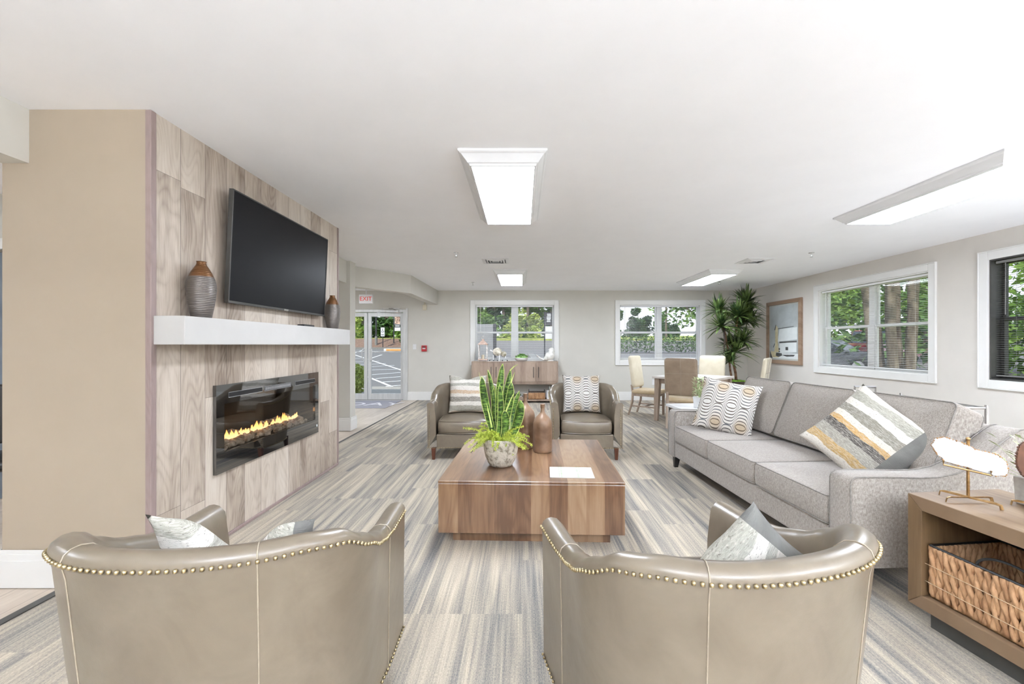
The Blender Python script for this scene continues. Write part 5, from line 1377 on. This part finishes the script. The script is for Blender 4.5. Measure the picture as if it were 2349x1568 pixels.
bush('dark planting on the right of the window above the sideboard', (1.55, 16.5, .1), (.55, 1.6, .42), 900, .08, m_leafd)
bush('small dark shrub right of the mullion above the sideboard', (-.05, 12.2, -.04), (.12, .12, .5), 260, .06, m_pine)
struct(MB().add([(.35, 28, gz(28) - .09), (.75, 28, gz(28) - .09), (1.25, 13, gz(13) - .09), (.95, 13, gz(13) - .09), (.35, 28, gz(28)), (.75, 28, gz(28)), (1.25, 13, gz(13) + .02), (.95, 13, gz(13) + .02)], [(0, 1, 2, 3), (7, 6, 5, 4), (0, 4, 5, 1), (1, 5, 6, 2), (2, 6, 7, 3), (3, 7, 4, 0)]).build('kerb_island', m_curb), 'pale kerb running away outside the window above the sideboard', 'kerb')

# signs outdoors
m_sgrey = noisy('sign_grey', S(146, 146, 146), S(156, 156, 156), 8, .6); m_post = noisy('sign_post', S(52, 52, 54), S(62, 62, 64), 8, .6)
t = thing('monument_sign', 'grey sign panel with dark post outside the window above the sideboard', 'sign', (-1.5, 16, gz(16) - .1))
BX('panel', m_sgrey, t, -.5, .38, -.06, .06, .25, 1.98, bevel=.01); BX('post', m_post, t, .38, .5, -.09, .09, 0, 2.0); BX('post', m_post, t, -.62, -.5, -.09, .09, 0, 2.0)
m_pale = noisy('banner_white', S(222, 222, 222), S(232, 232, 232), 10, .7)
t = thing('banner_sign', 'black framed white banner seen at the right of the window above the sideboard', 'sign', (1.28, 20, gz(20) - .1))
for x in (-.2, .2): MB().tube([(x, 0, 0), (x, 0, 2.6)], .035, 8).build('post', m_post, t)
BX('panel', m_post, t, -.17, .17, -.012, .012, 1.95, 2.58); 
mb = MB(); random.seed(13)
for k in range(6): mb.box(-.11 + random.uniform(0, .04), .11 - random.uniform(0, .04), -.02, -.012, 2.12 + k * .07, 2.165 + k * .07)
mb.build('lettering_bars', m_pale, t)
BX('lower_panel', m_pale, t, -.17, .17, -.012, .012, 1.3, 1.9)
t = thing('banner_sign', 'banner with a picture between two black posts right in the entrance door view', 'sign', (-10.95, 36.4, 1.4))
for x in (-.34, .3): MB().tube([(x, 0, 0), (x, 0, 2.9)], .05, 8).build('post', m_post, t)
BX('panel', m_pale, t, -.26, .24, -.015, .015, 1.1, 2.75); BX('dark_band', m_post, t, -.26, .24, -.03, -.015, 1.42, 1.66)
m_pic = noisy('banner_picture', S(104, 76, 64), S(222, 188, 166), 5, .8, lo=.42, hi=.58); BX('picture', m_pic, t, -.24, .22, -.03, -.015, 1.7, 2.72)
BX('lettering_bar', m_pale, t, -.2, .18, -.04, -.03, 1.5, 1.57)
t = thing('accessible_parking_sign', 'small blue and white accessible parking sign on a post in the entrance door view', 'sign', (-11.85, 35.2, 1.0))
MB().tube([(0, 0, 0), (0, 0, 1.8)], .035, 8).build('post', m_post, t); BX('plate', m_pale, t, -.16, .16, -.05, -.03, 1.0, 1.75); 
mb = MB(); mb.ball((0, -.055, 1.62), (.035, .012, .035), 8); mb.tube([(0, -.055, 1.58), (0, -.055, 1.47), (.07, -.055, 1.45), (.09, -.055, 1.36)], .018, 6); mb.tube([(-.02 + .075 * math.cos(a), -.055, 1.42 + .075 * math.sin(a)) for a in [R(130 + 22 * q) for q in range(10)]], .015, 6)
mb.build('symbol', m_post, t); BX('lower_text', m_sgrey, t, -.12, .12, -.055, -.05, 1.08, 1.2)
t = thing('lamp_post', 'thin dark lamp post behind the accessible parking sign', 'lamp post', (-12.7, 36.0, 1.1)); MB().tube([(0, 0, 0), (0, 0, 4.6)], .07, 8).build('pole', m_post, t); MB().lathe([(.12, 0), (.12, .9), (.08, .92)], 10).build('base', m_curb, t)
MB().box(-.4, .4, -.1, .1, 4.6, 4.72).build('head', m_post, t)
t = thing('utility_pole', 'tall thin utility pole rising over the hedge in the dining window', 'utility pole', (13.9, 40, 2.0)); MB().tube([(0, 0, -.1), (0, 0, 6)], [.1, .07], 8).build('pole', m_bark, t); BX('crossarm', m_bark, t, -.9, .9, -.06, .06, 5.2, 5.32)
t = thing('ramp_block', 'orange and white ramp edge in the parking lot', 'ramp', (-9.6, 32.6, gz(32.6) - .1))
BX('base', m_line, t, -1.2, .8, -.3, .5, 0, .18); BX('stripe', noisy('orange_paint', S(222, 160, 90), S(232, 176, 110), 6, .7), t, -1.0, 1.0, -.36, -.3, 0, .16)

# tree with many stems by the right window
bt = thing('multi_stem_tree', 'large grey tree with several thick stems outside the right wall window', 'tree', (7.95, 8.75, -.16))
random.seed(40)
stems = [((-.34, .1), (-.62, .3, 3.6), .1), ((-.2, -.12), (-.3, -.1, 4.0), .105), ((-.04, .12), (-.02, .2, 4.2), .11), ((.1, -.1), (.24, -.2, 4.0), .11), ((.24, .05), (.55, .1, 3.8), .1), ((.42, -.12), (1.0, -.3, 3.4), .075), ((.0, .3), (-.3, .6, 4.0), .09), ((.3, .3), (.5, .7, 4.0), .09)]
for (bx, by), (tx, ty, tz), r in stems:
    pts = [Vector((bx + (tx - bx) * f ** 1.5 + random.uniform(-.03, .03), by + (ty - by) * f ** 1.4, tz * f - .1)) for f in (0, .15, .3, .5, .7, .85, 1)]
    MB().tube(pts, [r * 1.15, r * .95, r * .85, r * .8, r * .85, r * .7, r * .5], 10).build('stem', m_bark, bt, smooth=True, angle=180)
mb = MB()
for c, r, n in (((-1.6, 3.4, 2.9), (1.3, 1.3, .9), 900), ((-.3, 3.6, 3.2), (1.1, 1.1, .8), 600), ((1.5, 2.6, 3.0), (1.2, 1.3, 1.0), 700), ((2.6, 1.0, 2.9), (.9, 1.2, 1.0), 500), ((-.9, 1.8, 3.2), (1.0, 1.0, .5), 500), ((-2.6, 5.0, 3.0), (1.2, 1.2, 1.0), 700), ((0, 0, 4.2), (2.5, 2.5, .9), 900)):
    leafblob(mb, c, r, n, .09)
mb.build('crown', m_leafm, bt, fix=False)
t = thing('young_tree', 'bright leafy tree outside the dark window at the right edge', 'tree', (9.4, 6.2, -.16))
MB().tube([(0, 0, -.1), (.1, 0, 1.5), (0, .1, 3)], [.09, .07, .03], 8).build('trunk', m_bark, t, smooth=True)
mb = MB(); 
for c, r, n in (((0, 0, 2.9), (1.3, 1.3, .8), 900), ((.8, -1.0, 2.6), (.9, 1.2, .7), 500)): leafblob(mb, c, r, n, .08)
mb.build('crown', m_leafm, t, fix=False)
for i, (x, y, h, lab) in enumerate(((20, 16, 5.5, 'broad green tree far outside the right wall window'), (24, 24, 7, 'tall green tree behind the pickup truck'), (17.5, 22, 4.5, 'green tree behind the parked cars at left of the right wall window'), (22, 11, 5, 'green tree across the grass at the right edge window'), (30, 30, 8, 'dark tree farthest out in the right wall window'), (14.4, 15.4, 6.5, 'green tree right behind the multi stemmed trunk'), (21, 21.5, 7.5, 'tall leafy tree beyond the tail of the pickup truck'))):
    tree('deciduous_tree', lab, x, y, h, 2.4, [m_leafm, m_leafd][i % 2], 1500, .2, gz(y) - .1, .25, 'trees outside the right wall')
bt2 = thing('overhanging_tree', 'dark leafy branches at the upper right of the dining window', 'tree', (7.2, 16.5, .1))
MB().tube([(0, 0, -.1), (-.1, 0, 2.0), (-.3, 0, 4.0)], [.16, .12, .08], 8).build('trunk', m_bark, bt2, smooth=True)
MB().tube([(-.1, 0, 2.2), (-.7, 0, 2.7), (-1.3, .1, 2.75)], [.05, .035, .01], 6).build('branch', m_bark, bt2)
mb = MB(); leafblob(mb, (-.7, 0, 2.75), (.7, .5, .22), 260, .07); leafblob(mb, (-.1, 0, 2.9), (.6, .6, .4), 300, .07); leafblob(mb, (-.2, 0, 4.0), (1.4, 1.4, .8), 500, .09)
mb.build('crown', m_leafd, bt2, fix=False)

# vehicles
def loft(mb, secs, mi=0):
    n = len(secs[0]); vs = [p for s_ in secs for p in s_]; fs = []
    for i in range(len(secs) - 1):
        for k in range(n): fs.append((i * n + k, i * n + (k + 1) % n, i * n + n + (k + 1) % n, i * n + n + k))
    fs.append(tuple(range(n))); fs.append(tuple((len(secs) - 1) * n + k for k in range(n))); return mb.add(vs, fs, mi)
def wheel(t, x, y, r=.33, w=.2):
    o = MB().lathe([(.0, -w / 2), (r * .9, -w / 2), (r, -w / 2 + .03), (r, w / 2 - .03), (r * .9, w / 2), (0, w / 2)], 24, cap=False).build('wheel', m_black, t, smooth=True); o.location = (x, y, r); o.rotation_euler = (R(90), 0, 0)
    MB().lathe([(0, -w / 2 - .005), (r * .6, -w / 2 - .005), (r * .62, w / 2 + .005), (0, w / 2 + .005)], 18, cap=False).build('hubcap', m_chrome, o)
def vehicle(name, label, cat, loc, rz, paint, cabin, L, Wd, hood, bed):
    t = thing(name, label, cat, loc, rz, 'parked vehicles')
    def sec(x, z0, z1, w): return [(x, -w, z0), (x, w, z0), (x, w * 1.02, (z0 + z1) / 2), (x, w * .9, z1), (x, -w * .9, z1), (x, -w * 1.02, (z0 + z1) / 2)]
    h = Wd / 2; mb = MB()
    loft(mb, [sec(x, z0, z1, w) for x, z0, z1, w in hood]); mb.build('body', paint, t, smooth=True, angle=35)
    mb = MB(); loft(mb, [[(x, -w, z0), (x, w, z0), (x, w * .82, z1), (x, -w * .82, z1)] for x, z0, z1, w in cabin]); cb = mb.build('greenhouse', m_cglass, t)
    a, b_ = cabin[1], cabin[2]
    BX('roof', paint, t, a[0], b_[0], -a[3] * .8, a[3] * .8, a[2] - .02, a[2] + .03, bevel=.02)
    for x in (L * .32, -L * .32):
        for s in (-1, 1): wheel(t, x, s * (h - .1), *((.36, .22) if bed else (.32, .2)))
    for s in (-1, 1): BX('headlight', m_pale, t, L / 2 - .1, L / 2 + .0, s * h * .62 - .15, s * h * .62 + .15, hood[0][2] - .22, hood[0][2] - .08)
    BX('grille', m_chrome, t, L / 2 - .05, L / 2 + .015, -h * .4, h * .4, hood[0][2] - .25, hood[0][2] - .08)
    return t
m_cglass = noisy('car_glass', S(44, 50, 56), S(60, 66, 72), 3, .1); m_grayp = noisy('charcoal_car_paint', S(58, 60, 64), S(70, 72, 76), 3, .2, Coat_Weight=.8); m_redp = noisy('red_car_paint', S(140, 32, 44), S(156, 40, 52), 3, .25, Coat_Weight=.8)
car = vehicle('car', 'dark grey car parked outside the right wall window', 'car', (12.6, 17.2, gz(17.2) - .1), R(-60), m_grayp,
        [(1.0, .86, .88, .78), (.2, .86, 1.4, .78), (-1.1, .86, 1.42, .78), (-1.9, .86, .9, .76)], 4.6, 1.8, [(2.3, .25, .66, .78), (2.0, .2, .8, .86), (.9, .2, .92, .9), (-1.8, .2, .95, .9), (-2.3, .3, .85, .8)], False)
trk = vehicle('pickup_truck', 'red pickup truck parked beyond the dark car', 'truck', (17.0, 20.0, gz(20) - .1), R(-150), m_redp,
        [(.9, 1.0, 1.02, .82), (.4, 1.0, 1.68, .82), (-.7, 1.0, 1.7, .82), (-.9, 1.0, 1.05, .82)], 5.4, 1.95, [(2.7, .42, 1.0, .9), (2.4, .4, 1.08, .95), (.9, .4, 1.1, .96), (-.9, .4, 1.1, .96), (-2.7, .45, 1.1, .94)], True)
